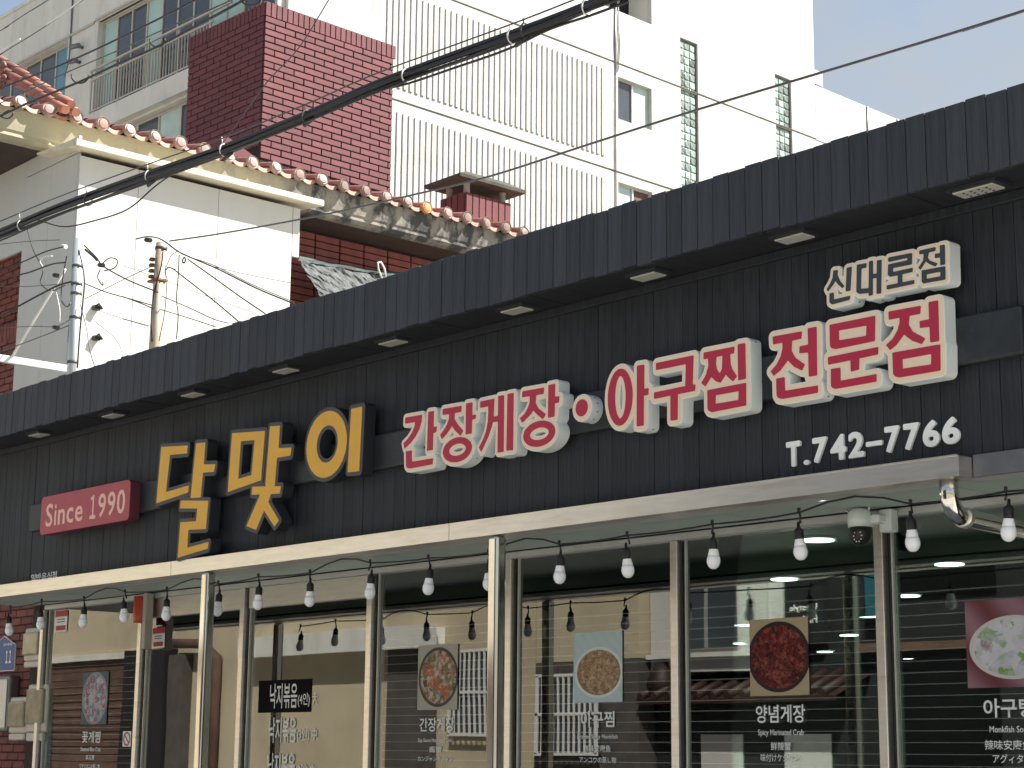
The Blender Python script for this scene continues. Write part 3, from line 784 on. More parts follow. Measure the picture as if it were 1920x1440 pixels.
G_JEOM = [[zp(*Z4, [(1143,265),(1427,213),(1423,280),(1145,333)])],
          [zp(*Z4, [(1242,300),(1328,285),(1318,380),(1275,470),(1210,560),(1155,605),(1122,563),(1180,510),(1225,430),(1243,360)])],
          [zp(*Z4, [(1310,365),(1355,445),(1467,505),(1438,553),(1350,520),(1282,465)])],
          [zp(*Z4, [(1503,180),(1583,165),(1593,525),(1518,537),(1512,395),(1425,408),(1423,350),(1510,335)])],
          [zp(*Z4, [(1178,635),(1603,560),(1605,790),(1240,852),(1205,845),(1185,825)]), zp(*Z4, [(1262,688),(1528,640),(1527,740),(1265,780)])]]
S_SIN = [[zp(*Z5, [(222,500),(270,495),(262,570),(225,650),(155,745),(142,720),(185,650),(215,580)])],
         [zp(*Z5, [(258,540),(300,630),(347,685),(325,705),(275,660),(236,605)])],
         [zp(*Z5, [(383,468),(435,455),(420,735),(370,745)])], [zp(*Z5, [(175,775),(220,765),(222,850),(418,803),(410,845),(205,900),(175,880)])]]
S_DAE = [[zp(*Z5, [(503,432),(612,412),(610,460),(552,472),(545,720),(648,713),(643,760),(530,775),(498,755)])],
         [zp(*Z5, [(650,390),(690,382),(688,785),(645,800)])], [zp(*Z5, [(745,380),(793,372),(788,765),(740,775)])], [zp(*Z5, [(685,545),(750,537),(750,580),(685,588)])]]
S_RO = [[zp(*Z5, [(880,345),(1160,290),(1157,420),(930,465),(930,520),(1168,468),(1165,510),(905,570),(875,550),(880,428),(1110,378),(1112,340),(880,392)])],
        [zp(*Z5, [(995,545),(1040,538),(1042,655),(995,662)])], [zp(*Z5, [(862,680),(1185,615),(1185,655),(862,722)])]]
S_JEOM = [[zp(*Z5, [(1252,262),(1443,220),(1440,258),(1255,300)])],
          [zp(*Z5, [(1310,270),(1365,260),(1345,350),(1262,485),(1243,462),(1300,380)])],
          [zp(*Z5, [(1338,330),(1370,380),(1465,415),(1440,445),(1370,415),(1322,378)])],
          [zp(*Z5, [(1500,200),(1552,190),(1555,420),(1505,432),(1503,335),(1440,345),(1440,300),(1503,292)])],
          [zp(*Z5, [(1282,500),(1557,450),(1560,602),(1300,650),(1282,630)]), zp(*Z5, [(1332,540),(1507,507),(1507,570),(1335,602)])]]
DOT = [[zring(*Z2, (1638,322),(1743,302),(1690,238),(1690,386))]]
def letter_sign(label, groups, rad, facemat, x, rad_face=0.0045, ext=0.0):
    s_ = root('letter_sign', (x, YW, 3.0), label, 'sign')
    allsh = [sh for g in groups for sh in g]
    ol = outline(allsh, rad)
    bd = solid('letter_box', ol, YW-0.045, YS, sidew_m, s_)
    rm = solid('box_rim', outline(allsh, rad-0.001), YS-0.0002, YS-0.002, rimw_m, bd); rm.location = (0, 0, 0)
    fc = solid('box_face', outline(allsh, rad-rad_face), YS-0.0022, YS-0.004, cream_m, bd); fc.location = (0, 0, 0)
    for g in groups:
        l = solid('letter', outline(g, 0.0014), YS-0.0042, YS-0.0065, facemat, s_)
    # small screw heads in the side of the box
    k = 0
    for lp in ol[:1]:
        n = len(lp)
        for i in range(0, n, max(1, n//9)):
            px_, pz_ = lp[i]
            MB().lathe([(0.004, -0.002), (0.004, 0.002)], (px_, YW-0.08, pz_), 8).build('screw', dsteel_m, bd).location = (0, 0, 0)
    return s_
letter_sign('four red syllables on a joined cream letter box left of the red dot', [G_GAN, G_JANG, G_GE, G_JANG2], 0.023, red_m, -6.8)
letter_sign('small round cream letter box with one red dot', [DOT], 0.027, red_m, -6.2)
letter_sign('three red syllables on a joined cream letter box right of the red dot', [G_A, G_GU, G_JJIM], 0.026, red_m, -5.5)
letter_sign('three red syllables on a joined cream letter box above the telephone number', [G_JEON, G_MUN, G_JEOM], 0.027, red_m, -4.4)
letter_sign('small cream letter box with four dark slate syllables', [S_SIN, S_DAE, S_RO, S_JEOM], 0.0195, slate_m, -4.3)

# mounting bar behind the letter boxes
obj('mounting_bar', bevel_box_mesh('mounting_bar', -11.71, -3.735, YW-0.043, YW-0.004, 3.092, 3.285, 0.012, 3), bar_m)
tag(bpy.data.objects['mounting_bar'], 'long dusty dark mounting bar behind the letter signs', 'mounting bar')

# red plate
ZS = (0, 880, 6.0)
sg = root('plate_sign', (-10.9, YW, 3.1), 'faded red plate with rounded corners and pale lettering', 'sign')
pl = [[zp(*ZS, [(478,308),(1478,118),(1450,568),(450,745)])]]
A = pl[0][0]
c = np.mean(A, 0)
zl0, zl1 = (A[2][1]+A[3][1])/2, (A[0][1]+A[1][1])/2
xl0, xl1 = (A[0][0]+A[3][0])/2, (A[1][0]+A[2][0])/2
rect = [[[(xl0+0.035, zl0+0.035), (xl1-0.035, zl0+0.035), (xl1-0.035, zl1-0.035), (xl0+0.035, zl1-0.035)]]]
bd = solid('plate_box', outline(rect, 0.035), YW-0.045, YS, sredside_m, sg)
fc = solid('plate_face', outline(rect, 0.034), YS-0.0002, YS-0.003, sred_m, sg)
a = ony(515/6, 880+655/6, YS); b = ony(1420/6, 880+225/6, YS)
cw = (b.x-a.x)
zlo = ony(515/6, 880+652/6, YS).z; zhi = ony(1380/6, 880+226/6, YS).z
zlo2 = ony(1370/6, 880+500/6, YS).z
zlo = (zlo+zlo2)/2
def glyph_row(body, x0, x1, z0, z1, y, mat, parent, bold=0.012, thick=0.001):
    # each character its own piece; widths follow the font
    cu = bpy.data.curves.new('g', 'FONT'); ws = []
    for c_ in body:
        L = np.array([p for l in glyph_loops(c_) for p in l]); ws.append((L[:, 0].min(), L[:, 0].max(), L[:, 1].min(), L[:, 1].max()))
    bpy.data.curves.remove(cu)
    gap = 0.10; tot = sum(w_[1]-w_[0] for w_ in ws)+gap*(len(ws)-1); k = (x1-x0)/tot
    zl = min(w_[2] for w_ in ws); zh = max(w_[3] for w_ in ws); kz = (z1-z0)/(zh-zl)
    x = x0
    for c_, w_ in zip(body, ws):
        text_mesh('letter', c_, x, x+(w_[1]-w_[0])*k, z0+(w_[2]-zl)*kz, z0+(w_[3]-zl)*kz, y, mat, parent, thick, bold)
        x += (w_[1]-w_[0]+gap)*k
def zx(v): return ony(v/6, 880+440/6, YS).x
glyph_row('Since', a.x, ony(935/6, 880+480/6, YS).x, zlo, zhi, YS-0.0035, salmon_m, sg)
glyph_row('\uff11', ony(1020/6, 880+420/6, YS).x, ony(1085/6, 880+420/6, YS).x, zlo, zhi, YS-0.0035, salmon_m, sg, 0.02)
glyph_row('990', ony(1113/6, 880+390/6, YS).x, b.x, zlo, zhi, YS-0.0035, salmon_m, sg)

# telephone number in raised white figures
ZT = (1460, 770, 5.053)
sg = root('telephone_lettering', (-4.5, YW, 2.8), 'raised white telephone number above the steel gutter', 'lettering')
for ch, x0, x1, y0, y1 in (('T',70,205,285,540),('.',235,290,465,515),('7',318,455,235,497),('4',487,635,213,467),('2',658,805,185,448),('-',825,978,288,333),('7',1002,1143,133,408),('7',1180,1330,103,380),('6',1362,1520,75,352),('6',1545,1710,48,325)):
    Yl = YW-0.014
    xa = ony(1460+x0/5.053, 770+(y0+y1)/2/5.053, Yl).x; xb = ony(1460+x1/5.053, 770+(y0+y1)/2/5.053, Yl).x
    xm = (x0+x1)/2
    za = ony(1460+xm/5.053, 770+y1/5.053, Yl).z; zb = ony(1460+xm/5.053, 770+y0/5.053, Yl).z
    if ch not in '.-': za, zb = 2.796, 2.903
    bl = 0.0055 if ch not in '.-' else 0.0
    lp = fit(glyph_loops(ch), xa+bl, xb-bl, za+bl, zb-bl)
    solid('figure', outline([lp], bl, 0.002, tol=0.0004), YW-0.003, Yl, white_m, sg)
sg = root('small_lettering', (-11.6, YW, 2.74), 'tiny pale five syllable lettering just above the left end of the gutter', 'lettering')
a = ony(58, 1092, YW-0.004); b = ony(107, 1072, YW-0.004)
glyph_row('일반음식점', a.x, b.x, 2.745, 2.80, YW-0.0045, vinyl_m, sg, 0.015)

# ------------------------------------------------------------------ STRING LIGHTS
BX = [-12.12, -11.65, -11.05, -10.51, -9.99, -9.40, -8.97, -8.45, -7.89, -7.39, -6.91, -6.39, -5.93, -5.40, -4.91, -4.34, -3.90, -3.38, -2.86]
YB = 5.95
sl_ = root('string_lights', (-8, YB, 2.6), 'black festoon cord with hanging white bulbs under the gutter', 'string lights')
cord = []
BZ = [2.58+random.uniform(-0.012, 0.012) for _ in BX]
for i, x in enumerate(BX):
    cord.append(Vector((x, YB, BZ[i]+0.022)))
    if i+1 < len(BX):
        hi = 0.05 if i in (2, 4, 7, 10, 14) else -0.004
        for t in (0.25, 0.5, 0.75):
            cord.append(Vector((x+(BX[i+1]-x)*t, YB+0.01, BZ[i]+(BZ[i+1]-BZ[i])*t+0.022+hi*math.sin(math.pi*t))))
MB().tube(cord, 0.0045, 6).build('cord', black_m, sl_)
bulb_me = MB().lathe([(0.004, -0.038), (0.012, -0.036), (0.021, -0.029), (0.028, -0.017), (0.0305, -0.004), (0.029, 0.009), (0.025, 0.021)], (0, 0, 0), 24).mesh('bulb'); bulb_me.materials.append(bulb_m)
col_me = MB().lathe([(0.0252, 0.0212), (0.0225, 0.034), (0.020, 0.046), (0.0185, 0.053)], (0, 0, 0), 24).mesh('bulb_collar'); col_me.materials.append(collar_m)
hold_me = MB().lathe([(0.0195, 0.050), (0.0205, 0.056), (0.0205, 0.088), (0.014, 0.096), (0.0075, 0.102), (0.0055, 0.125)], (0, 0, 0), 16).mesh('lamp_holder'); hold_me.materials.append(black_m)
for i, x in enumerate(BX):
    zc = 2.444+(BZ[i]-2.58)*0.8+random.uniform(-0.004, 0.004)
    tilt = (random.uniform(-0.09, 0.09), random.uniform(-0.07, 0.07), random.uniform(0, 6))
    h = bpy.data.objects.new('lamp_holder', hold_me); COL.objects.link(h); h.parent = sl_; h.location = Vector((x, YB, zc))-ROOTLOC[sl_.name]; h.rotation_euler = tilt
    for nm, me in (('bulb', bulb_me), ('bulb_collar', col_me)):
        c_ = bpy.data.objects.new(nm, me); COL.objects.link(c_); c_.parent = h
    top = Matrix.Rotation(tilt[1], 4, 'Y') @ Vector((0, 0, 0.12))
    mb = MB().tube([Vector((x, YB, zc))+Vector((tilt[1]*0.12, -tilt[0]*0.12, 0.118)), Vector((x+tilt[1]*0.05, YB, zc+0.15)), Vector((x, YB, BZ[i]+0.018))], 0.0048, 6)
    mb.tube([Vector((x-0.006, YB, BZ[i]+0.02)), Vector((x, YB-0.004, BZ[i]+0.04))], 0.0075, 6)
    mb.build('drop_lead', black_m, sl_)

# ------------------------------------------------------------------ SECURITY CAMERA on the mullion
cv = ony(1613, 975, 7.03)
sc_ = root('security_camera', (cv.x, 7.03, cv.z), 'white dome security camera with two antennas fixed to a window mullion', 'security camera')
MB().lathe([(0.060, -0.035), (0.062, 0.0), (0.058, 0.03), (0.045, 0.05), (0.015, 0.058)], (cv.x, 7.03, cv.z), 24).build('shell', camw_m, sc_)
hd = MB().lathe([(0.012, -0.125), (0.035, -0.115), (0.050, -0.092), (0.055, -0.065), (0.055, -0.037)], (cv.x, 7.03, cv.z), 24).build('camera_head', black_m, sc_)
for k in range(8):
    a = math.pi*(0.75+k/7*1.5)
    MB().lathe([(0.0035, -0.003), (0.0035, 0.003)], (cv.x+0.022+0.026*math.cos(a)*0.9, 7.03-0.052, cv.z-0.085+0.026*math.sin(a)), 8).build('led', led_m, hd).location = (0, 0, 0)
obj('bracket', bevel_box_mesh('bracket', cv.x+0.062, cv.x+0.135, 7.09, YGL-0.05, cv.z-0.06, cv.z+0.05, 0.008, 2), camw_m, sc_)
obj('arm', bevel_box_mesh('arm', cv.x+0.03, cv.x+0.11, 7.03, 7.10, cv.z-0.02, cv.z+0.02, 0.008, 2), camw_m, sc_)
for s in (-1, 1):
    MB().tube([(cv.x+s*0.05, 7.03, cv.z+0.03), (cv.x+s*0.09-0.03, 7.03, cv.z+0.08)], 0.005, 8).build('antenna', aluminium_m, sc_)

# ------------------------------------------------------------------ POSTERS AND WINDOW LETTERING
YP = YGL-0.003
P1 = poster_mat('crab_steam_print', (0.16, 0.19, 0.22), (0.30, 0.33, 0.36), [(0.03,0.04,0.06),(0.20,0.26,0.30),(0.55,0.62,0.66),(0.40,0.06,0.10),(0.70,0.75,0.76)], 16, (0.5,0.5),(0.50,0.50))
P2 = poster_mat('soy_crab_print', (0.62,0.58,0.50), (0.10,0.09,0.085), [(0.06,0.05,0.045),(0.13,0.11,0.09),(0.62,0.58,0.48),(0.55,0.12,0.05),(0.16,0.22,0.10),(0.75,0.70,0.60)], 17, (0.52,0.5),(0.50,0.46), wave=14)
P3 = poster_mat('monkfish_print', (0.55,0.68,0.70), (0.72,0.80,0.82), [(0.10,0.05,0.025),(0.30,0.16,0.08),(0.50,0.34,0.20),(0.22,0.11,0.06),(0.60,0.52,0.36),(0.12,0.06,0.03)], 24, (0.52,0.42),(0.50,0.36), (1,1.3), (0.52,0.65,0.68), 3)
P4 = poster_mat('spicy_crab_print', (0.62,0.52,0.36), (0.035,0.03,0.03), [(0.01,0.008,0.008),(0.03,0.012,0.012),(0.20,0.02,0.02),(0.015,0.01,0.01),(0.34,0.09,0.07),(0.03,0.012,0.012),(0.08,0.16,0.06)], 22, (0.5,0.5),(0.53,0.46), bg2=(0.30,0.22,0.13), wave=16)
P5 = poster_mat('monkfish_soup_print', (0.30,0.17,0.21), (0.62,0.60,0.58), [(0.10,0.22,0.05),(0.20,0.38,0.08),(0.55,0.54,0.62),(0.66,0.66,0.72),(0.50,0.46,0.55),(0.25,0.06,0.05)], 9, (0.6,0.45),(0.56,0.36), bg2=(0.16,0.05,0.06), wave=0.8)
for mat, x0, x1, z0, z1, lb in ((P1,-13.305,-12.902,1.807,2.217,'food poster of pale crab on grey beside the no smoking sticker'),(P2,-9.023,-8.637,1.870,2.267,'food poster of a dark dish on pale cloth'),(P3,-7.607,-7.217,1.894,2.286,'food poster of brown stew on a pale blue table'),(P4,-6.287,-5.901,1.908,2.296,'food poster of dark red spicy crab on straw mat'),(P5,-4.968,-4.55,1.921,2.319,'food poster of white fish soup with green leaves')):
    o = MB().box(x0, x1, YP-0.003, YP, z0, z1).build('poster', mat); tag(o, lb, 'poster')
def wtext(label, x, lines, cat='lettering'):
    r_ = root('window_lettering', (x, YGL, 1.6), label, cat)
    for (body, x0, x1, z0, z1, bold) in lines:
        text_mesh('text_line', body, x0, x1, z0, z1, YP-0.001, vinyl_m, r_, 0.0, bold)
wtext('white dish name lettering below the grey crab poster', -13.1, [('꽃게찜',-13.275,-12.985,1.665,1.755,0.012),('Steamed Blue Crab',-13.29,-12.97,1.600,1.632,0.006),('蒸花蟹',-13.20,-13.06,1.535,1.572,0.006),('ワタリガニの蒸し物',-13.29,-12.97,1.468,1.503,0.006)])
wtext('white dish name lettering below the dark dish poster', -8.8, [('간장게장',-9.000,-8.665,1.738,1.822,0.014),('Soy Sauce Marinated Crab',-9.012,-8.680,1.668,1.698,0.006),('酱蟹',-8.90,-8.78,1.612,1.650,0.006),('カンジャンケジャン',-9.012,-8.675,1.557,1.590,0.006)])
wtext('white dish name lettering below the brown stew poster', -7.4, [('아구찜',-7.549,-7.280,1.757,1.845,0.016),('Braised Spicy Monkfish',-7.575,-7.256,1.688,1.718,0.006),('辣味安康鱼',-7.527,-7.310,1.624,1.660,0.006),('アンコウの蒸し物',-7.561,-7.268,1.562,1.596,0.006)])
wtext('white dish name lettering below the spicy crab poster', -6.1, [('양념게장',-6.254,-5.932,1.772,1.862,0.016),('Spicy Marinated Crab',-6.242,-5.944,1.702,1.740,0.007),('鲜辣蟹',-6.159,-6.028,1.636,1.678,0.006),('味付けケジャン',-6.227,-5.975,1.580,1.620,0.006)])
wtext('white dish name lettering below the fish soup poster', -4.8, [('아구탕',-4.891,-4.62,1.787,1.872,0.016),('Monkfish Soup',-4.863,-4.65,1.712,1.750,0.007),('辣味安康鱼汤',-4.892,-4.60,1.644,1.688,0.006),('アグィタン',-4.853,-4.65,1.585,1.625,0.006)])
wtext('white menu list lettering on the door glass', -10.4, [('낙지볶음',-10.656,-10.330,1.900,2.068,0.012),('(4인) 大',-10.320,-10.090,1.905,2.000,0.010),('낙지볶음',-10.656,-10.330,1.668,1.838,0.012),('(3인) 中',-10.320,-10.090,1.672,1.768,0.010),('낙지볶음',-10.656,-10.330,1.430,1.600,0.012),('(2인) 小',-10.320,-10.090,1.436,1.532,0.010)])
o = MB().box(-10.80, -10.17, YP+0.0005, YP+0.002, 1.872, 2.092).build('menu_backing', blackboard_m); tag(o, 'black vinyl rectangle behind the top menu line on the door', 'panel')
# stickers and small fittings near the left end
sk = root('no_smoking_sticker', (-12.6, YGL, 1.9), 'small white no smoking sticker with red ring on the glass', 'sticker')
a = ony(231, 1371, YP); b = ony(245, 1400, YP)
MB().box(a.x, b.x, YP-0.001, YP, b.z, a.z).build('sheet', vinyl_m, sk)
cx_, cz_ = (a.x+b.x)/2, (a.z+b.z)/2
rr = (b.x-a.x)*0.42
solid('red_ring', [ring(cx_, cz_, rr, rr, 24), ring(cx_, cz_, rr*0.75, rr*0.75, 24)[::-1]], YP-0.0012, YP-0.002, redst_m, sk)
q = 0.62*rr
MB().poly([(cx_-q-0.008, YP-0.0022, cz_+q), (cx_-q+0.008, YP-0.0022, cz_+q), (cx_+q+0.008, YP-0.0022, cz_-q), (cx_+q-0.008, YP-0.0022, cz_-q)]).build('red_bar', redst_m, sk)
for (pa, pb, lb) in (((105, 1146), (125, 1184), 'red and white sticker beside the leftmost mullion'), ((287, 1178), (308, 1214), 'red and white sticker beside the door mullion')):
    a = ony(*pa, YP); b = ony(*pb, YP)
    sk = root('alarm_sticker', ((a.x+b.x)/2, YGL, b.z), lb, 'sticker')
    h = a.z-b.z
    MB().box(a.x, b.x, YP-0.001, YP, b.z, a.z).build('sheet', vinyl_m, sk)
    MB().box(a.x, b.x, YP-0.002, YP-0.0012, a.z-h*0.28, a.z).build('red_band', redst_m, sk)
    MB().box(a.x+0.02, b.x-0.02, YP-0.002, YP-0.0012, b.z+h*0.08, b.z+h*0.3).build('red_mark', redst_m, sk)
    for k in range(2): MB().box(a.x+0.03, b.x-0.04, YP-0.002, YP-0.0012, b.z+h*(0.45+0.12*k), b.z+h*(0.49+0.12*k)).build('grey_line', wire_m, sk)
a = ony(264, 1143, YGL-0.1); 
al = root('alarm_lamp', (a.x, YGL-0.1, a.z), 'red cylindrical alarm lamp under the porch ceiling near the door', 'alarm lamp')
MB().lathe([(0.05, -0.10), (0.056, -0.09), (0.056, 0.09), (0.05, 0.10)], (a.x, YGL-0.1, a.z), 16).build('lamp_body', redp_m, al)
bbox('bracket', beigealu_m, al, a.x+0.058, a.x+0.11, YGL-0.12, YGL-0.055, a.z-0.3, a.z+0.12, 0.004)

# ------------------------------------------------------------------ BRICK END WALL WITH METERS
YE = 7.27
ew = root('brick_end_wall', (-15, YE, 0), 'dark red brick wall at the left end carrying the meters', 'wall')
bbox('mortar_core', hmortar_m, ew, -16.6, -14.26, YE+0.012, YE+0.25, 0, 2.95)
bk = bevel_box_mesh('brick', -0.095, 0.095, -0.012, 0.05, -0.0285, 0.0285, 0.004); bk.materials.append(hbrick_m)
row = 0; z = 1.15
while z < 2.9:
    x = -15.4+(0.1 if row % 2 else 0)
    while x < -14.3:
        o = bpy.data.objects.new('brick', bk); COL.objects.link(o); o.parent = ew
        o.location = Vector((x, YE+0.012+random.uniform(-0.002, 0.002), z))-ROOTLOC[ew.name]
        x += 0.20
    z += 0.067; row += 1
def meter(pa, pb, label, deep=0.12):
    a = ony(*pa, YE-deep); b = ony(*pb, YE-deep)
    x0, x1, z0, z1 = a.x, b.x, b.z, a.z
    r_ = root('electricity_meter', ((x0+x1)/2, YE, z0), label, 'meter')
    h = z1-z0
    obj('case', bevel_box_mesh('case', x0, x1, YE-deep*0.72, YE-0.001, z0+h*0.16, z1, 0.02, 3), meter_m, r_)
    obj('window', bevel_box_mesh('window', x0+0.03, x1-0.03, YE-deep, YE-deep*0.72, z0+h*0.30, z1-0.04, 0.015, 2), meterface_m, r_)
    obj('terminal_cover', bevel_box_mesh('terminal_cover', x0+0.03, x1-0.03, YE-deep*0.8, YE-0.001, z0, z0+h*0.155, 0.012, 2), meter_m, r_)
meter((40, 1178), (70, 1250), 'cream electricity meter mounted high under the porch ceiling')
meter((46, 1283), (76, 1390), 'tall cream electricity meter against the steel window frame')
meter((12, 1307), (42, 1388), 'cream electricity meter left of the tall meter')
a = ony(-14, 1202, YE-0.02); b = ony(24, 1256, YE-0.02)
hp = root('house_number_plate', ((a.x+b.x)/2, YE, b.z), 'blue house number plate with pointed top on brick', 'plate')
xm = (a.x+b.x)/2
poly = [(a.x, b.z), (b.x, b.z), (b.x, a.z-0.05), (xm, a.z+0.03), (a.x, a.z-0.05)]
solid('plate_rim', outline([[poly]], 0.006), YE-0.002, YE-0.012, white_m, hp)
solid('plate_face', [poly], YE-0.0122, YE-0.014, bluesign_m, hp)
text_mesh('number', '\uff11\uff11', b.x-0.16, b.x-0.06, b.z+0.06, b.z+0.17, YE-0.0145, white_m, hp, 0.0, 0.03)
text_mesh('street_line', '신대로', b.x-0.22, b.x-0.05, b.z+0.21, b.z+0.235, YE-0.0145, white_m, hp, 0.0, 0.01)
a = ony(-10, 1268, YE-0.1); b = ony(12, 1372, YE-0.1)
cb = root('cable_box', ((a.x+b.x)/2, YE, b.z), 'grey cable box below the blue house number plate', 'box')
obj('case', bevel_box_mesh('case', a.x, b.x, YE-0.1, YE-0.001, b.z, a.z, 0.02, 3), dsteel_m, cb)
obj('door', bevel_box_mesh('door', a.x+0.03, b.x-0.03, YE-0.108, YE-0.1005, b.z+0.03, a.z-0.03, 0.004), aluminium_m, cb)

# ================================================================== TILED HOUSE left of the restaurant
EX, EZ = -15.0, 7.45
hs = root('tiled_house', (-17, 11, 0), 'two storey brick house with clay tile eave behind the restaurant', 'house')
slope = math.tan(R(14))
# brick walls (core + bricks in the parts that show)
wall = MB()
wall.box(-24, -15.62, 8.5, 16, 0, 7.2)
wall.box(-24, -16.3, 8.22, 8.499, 0, 5.86)
wall.build('wall', hmortar_m, hs)
bx_ = bevel_box_mesh('brick', -0.006, 0.05, -0.155, 0.155, -0.033, 0.033, 0.004); bx_.materials.append(hbrick_m)
z = 5.95; row = 0
while z < 7.12:
    y = 10.40+(0.0 if row % 2 else 0.0)
    while y < 14.2:
        o = bpy.data.objects.new('brick', bx_); COL.objects.link(o); o.parent = hs
        o.location = Vector((-15.615+random.uniform(-0.003, 0.003), y, z))-ROOTLOC[hs.name]
        y += 0.327
    z += 0.078; row += 1
by_ = bevel_box_mesh('brick', -0.112, 0.112, -0.014, 0.05, -0.030, 0.030, 0.005); by_.materials.append(hbrick_m)
z = 4.75; row = 0
while z < 5.76:
    x = -18.0+(0.12 if row % 2 else 0)
    while x < -16.4:
        o = bpy.data.objects.new('brick', by_); COL.objects.link(o); o.parent = hs; o.location = Vector((x, 8.215+random.uniform(-0.004, 0.004), z))-ROOTLOC[hs.name]
        x += 0.238
    z += 0.070; row += 1
sold = bevel_box_mesh('brick', -0.035, 0.035, -0.022, 0.05, -0.085, 0.085, 0.005); sold.materials.append(hbrick_m)
x = -18.0
while x < -16.32:
    o = bpy.data.objects.new('brick', sold); COL.objects.link(o); o.parent = hs; o.location = Vector((x, 8.215, 5.825))-ROOTLOC[hs.name]
    x += 0.078
z = 5.98; row = 0
while z < 7.1:
    x = -18.2+(0.12 if row % 2 else 0)
    while x < -16.4:
        o = bpy.data.objects.new('brick', by_); COL.objects.link(o); o.parent = hs; o.location = Vector((x, 8.495+random.uniform(-0.004, 0.004), z))-ROOTLOC[hs.name]
        x += 0.238
    z += 0.070; row += 1
# cornice: slanted face with a rounded lower lip, on the side and on the front
def cornice():
    prof = [(-0.03, 7.415), (0.0, 7.40), (-0.035, 7.20), (-0.05, 7.18), (-0.045, 7.145), (-0.09, 7.115), (-0.16, 7.105)]
    m = MB()
    y0, y1 = 6.78, 15.6
    for (a, za), (b, zb) in zip(prof, prof[1:]):
        m.quad((EX+a, 6.78-a, za), (EX+a, y1, za), (EX+b, y1, zb), (EX+b, 6.78-b, zb))
        m.quad((EX+a, 6.78-a, za), (EX+b, 6.78-b, zb), (-24, 6.78-b, zb), (-24, 6.78-a, za))
    m.quad((EX-0.03, 6.81, 7.415), (EX-0.03, 15.6, 7.415), (-24, 15.6, 7.415), (-24, 6.81, 7.415))
    return m.build('cornice', cornice_m, hs)
cornice()
so_ = MB(); so_.box(-24, EX-0.155, 6.935, 15.6, 7.106, 7.125); so_.build('eave_soffit', esoffit_m, hs)
# roof body (three slopes) under the tiles
rf = MB()
rf.poly([(EX, 6.78, 7.40), (EX, 15.6, 7.40), (-19.5, 15.6, 7.40+4.5*slope), (-19.5, 11.2, 7.40+4.5*slope)])
rf.poly([(EX, 6.78, 7.40), (-19.5, 11.2, 7.40+4.5*slope), (-24, 11.2, 7.40+4.5*slope), (-24, 6.78, 7.40)])
roof = rf.build('roof', ridge_m, hs)
roof.location = -ROOTLOC[hs.name]
# eave tiles: barrel with round end cap, and dished pan tile between
def barrel(L, r):
    m = MB(); n = 10
    segs = 5
    for k in range(segs):
        x0 = -L*k/segs; x1 = -L*(k+1)/segs+0.02
        for j in range(n):
            a0 = math.pi*j/n; a1 = math.pi*(j+1)/n
            def P(x, a, rr): return (x, rr*math.cos(a), rr*math.sin(a)-x*slope)
            ra, rb = r, r*0.86
            m.quad(P(x0, a0, ra), P(x1, a0, rb), P(x1, a1, rb), P(x0, a1, ra), True)
    return m.mesh('barrel_tile')
def capdisc(r):
    m = MB(); n = 18
    prof = [(r*0.2, 0.028), (r*0.62, 0.026), (r*0.72, 0.014), (r*0.86, 0.014), (r*0.94, 0.024), (r, 0.016), (r, -0.02)]
    rings = []
    for rr, x in prof:
        k0 = len(m.v)
        for k in range(n):
            a = 2*math.pi*k/n; m.v.append((x, rr*math.cos(a), rr*math.sin(a)))
        rings.append(k0)
    for i in range(len(rings)-1):
        for k in range(n):
            k2 = (k+1) % n; m.f.append((rings[i]+k, rings[i]+k2, rings[i+1]+k2, rings[i+1]+k)); m.sm.append(False)
    m.f.append(tuple(rings[0]+k for k in range(n))); m.sm.append(False)
    return m.mesh('tile_end_cap')
def pan(w_, L):
    m = MB(); n = 8
    for j in range(n):
        u0 = -1+2*j/n; u1 = -1+2*(j+1)/n
        def z(u): return -0.062*(1-u*u)
        m.quad((0, u0*w_, z(u0)), (0, u1*w_, z(u1)), (-L, u1*w_, z(u1)+L*slope), (-L, u0*w_, z(u0)+L*slope), True)
        m.quad((0.006, u0*w_, z(u0)-0.038), (0.006, u1*w_, z(u1)-0.038), (0.0, u1*w_, z(u1)+0.004), (0.0, u0*w_, z(u0)+0.004))
        m.quad((0.006, u0*w_, z(u0)-0.038), (-0.1, u0*w_, z(u0)-0.03+0.04), (-0.1, u1*w_, z(u1)-0.03+0.04), (0.006, u1*w_, z(u1)-0.038))
    return m.mesh('pan_tile')
bme = barrel(1.5, 0.062); bme.materials.append(tile_m)
cme = capdisc(0.070); cme.materials.append(cap_m)
cmeo = cme.copy(); cmeo.materials.clear(); cmeo.materials.append(orange_m)
pme = pan(0.115, 1.5); pme.materials.append(tile_m)
y = 6.835; k = 0
while y < 15.5:
    dx = 0.05+random.uniform(-0.012, 0.012); dz = random.uniform(-0.008, 0.01)
    for nm, me in (('barrel_tile', bme), ('tile_end_cap', cmeo if abs(y-11.9) < 0.1 else cme)):
        o = bpy.data.objects.new(nm, me); COL.objects.link(o); o.parent = roof
        o.location = (EX+dx+(0.003 if nm == 'tile_end_cap' else 0), y, EZ+dz)
        if nm == 'tile_end_cap': o.rotation_euler = (random.uniform(0, 6), random.uniform(-0.22, 0.02), random.uniform(-0.15, 0.15))
    o = bpy.data.objects.new('pan_tile', pme); COL.objects.link(o); o.parent = roof; o.location = (EX+0.035+random.uniform(-0.01, 0.01), y+0.141, EZ+0.028)
    y += 0.2825; k += 1
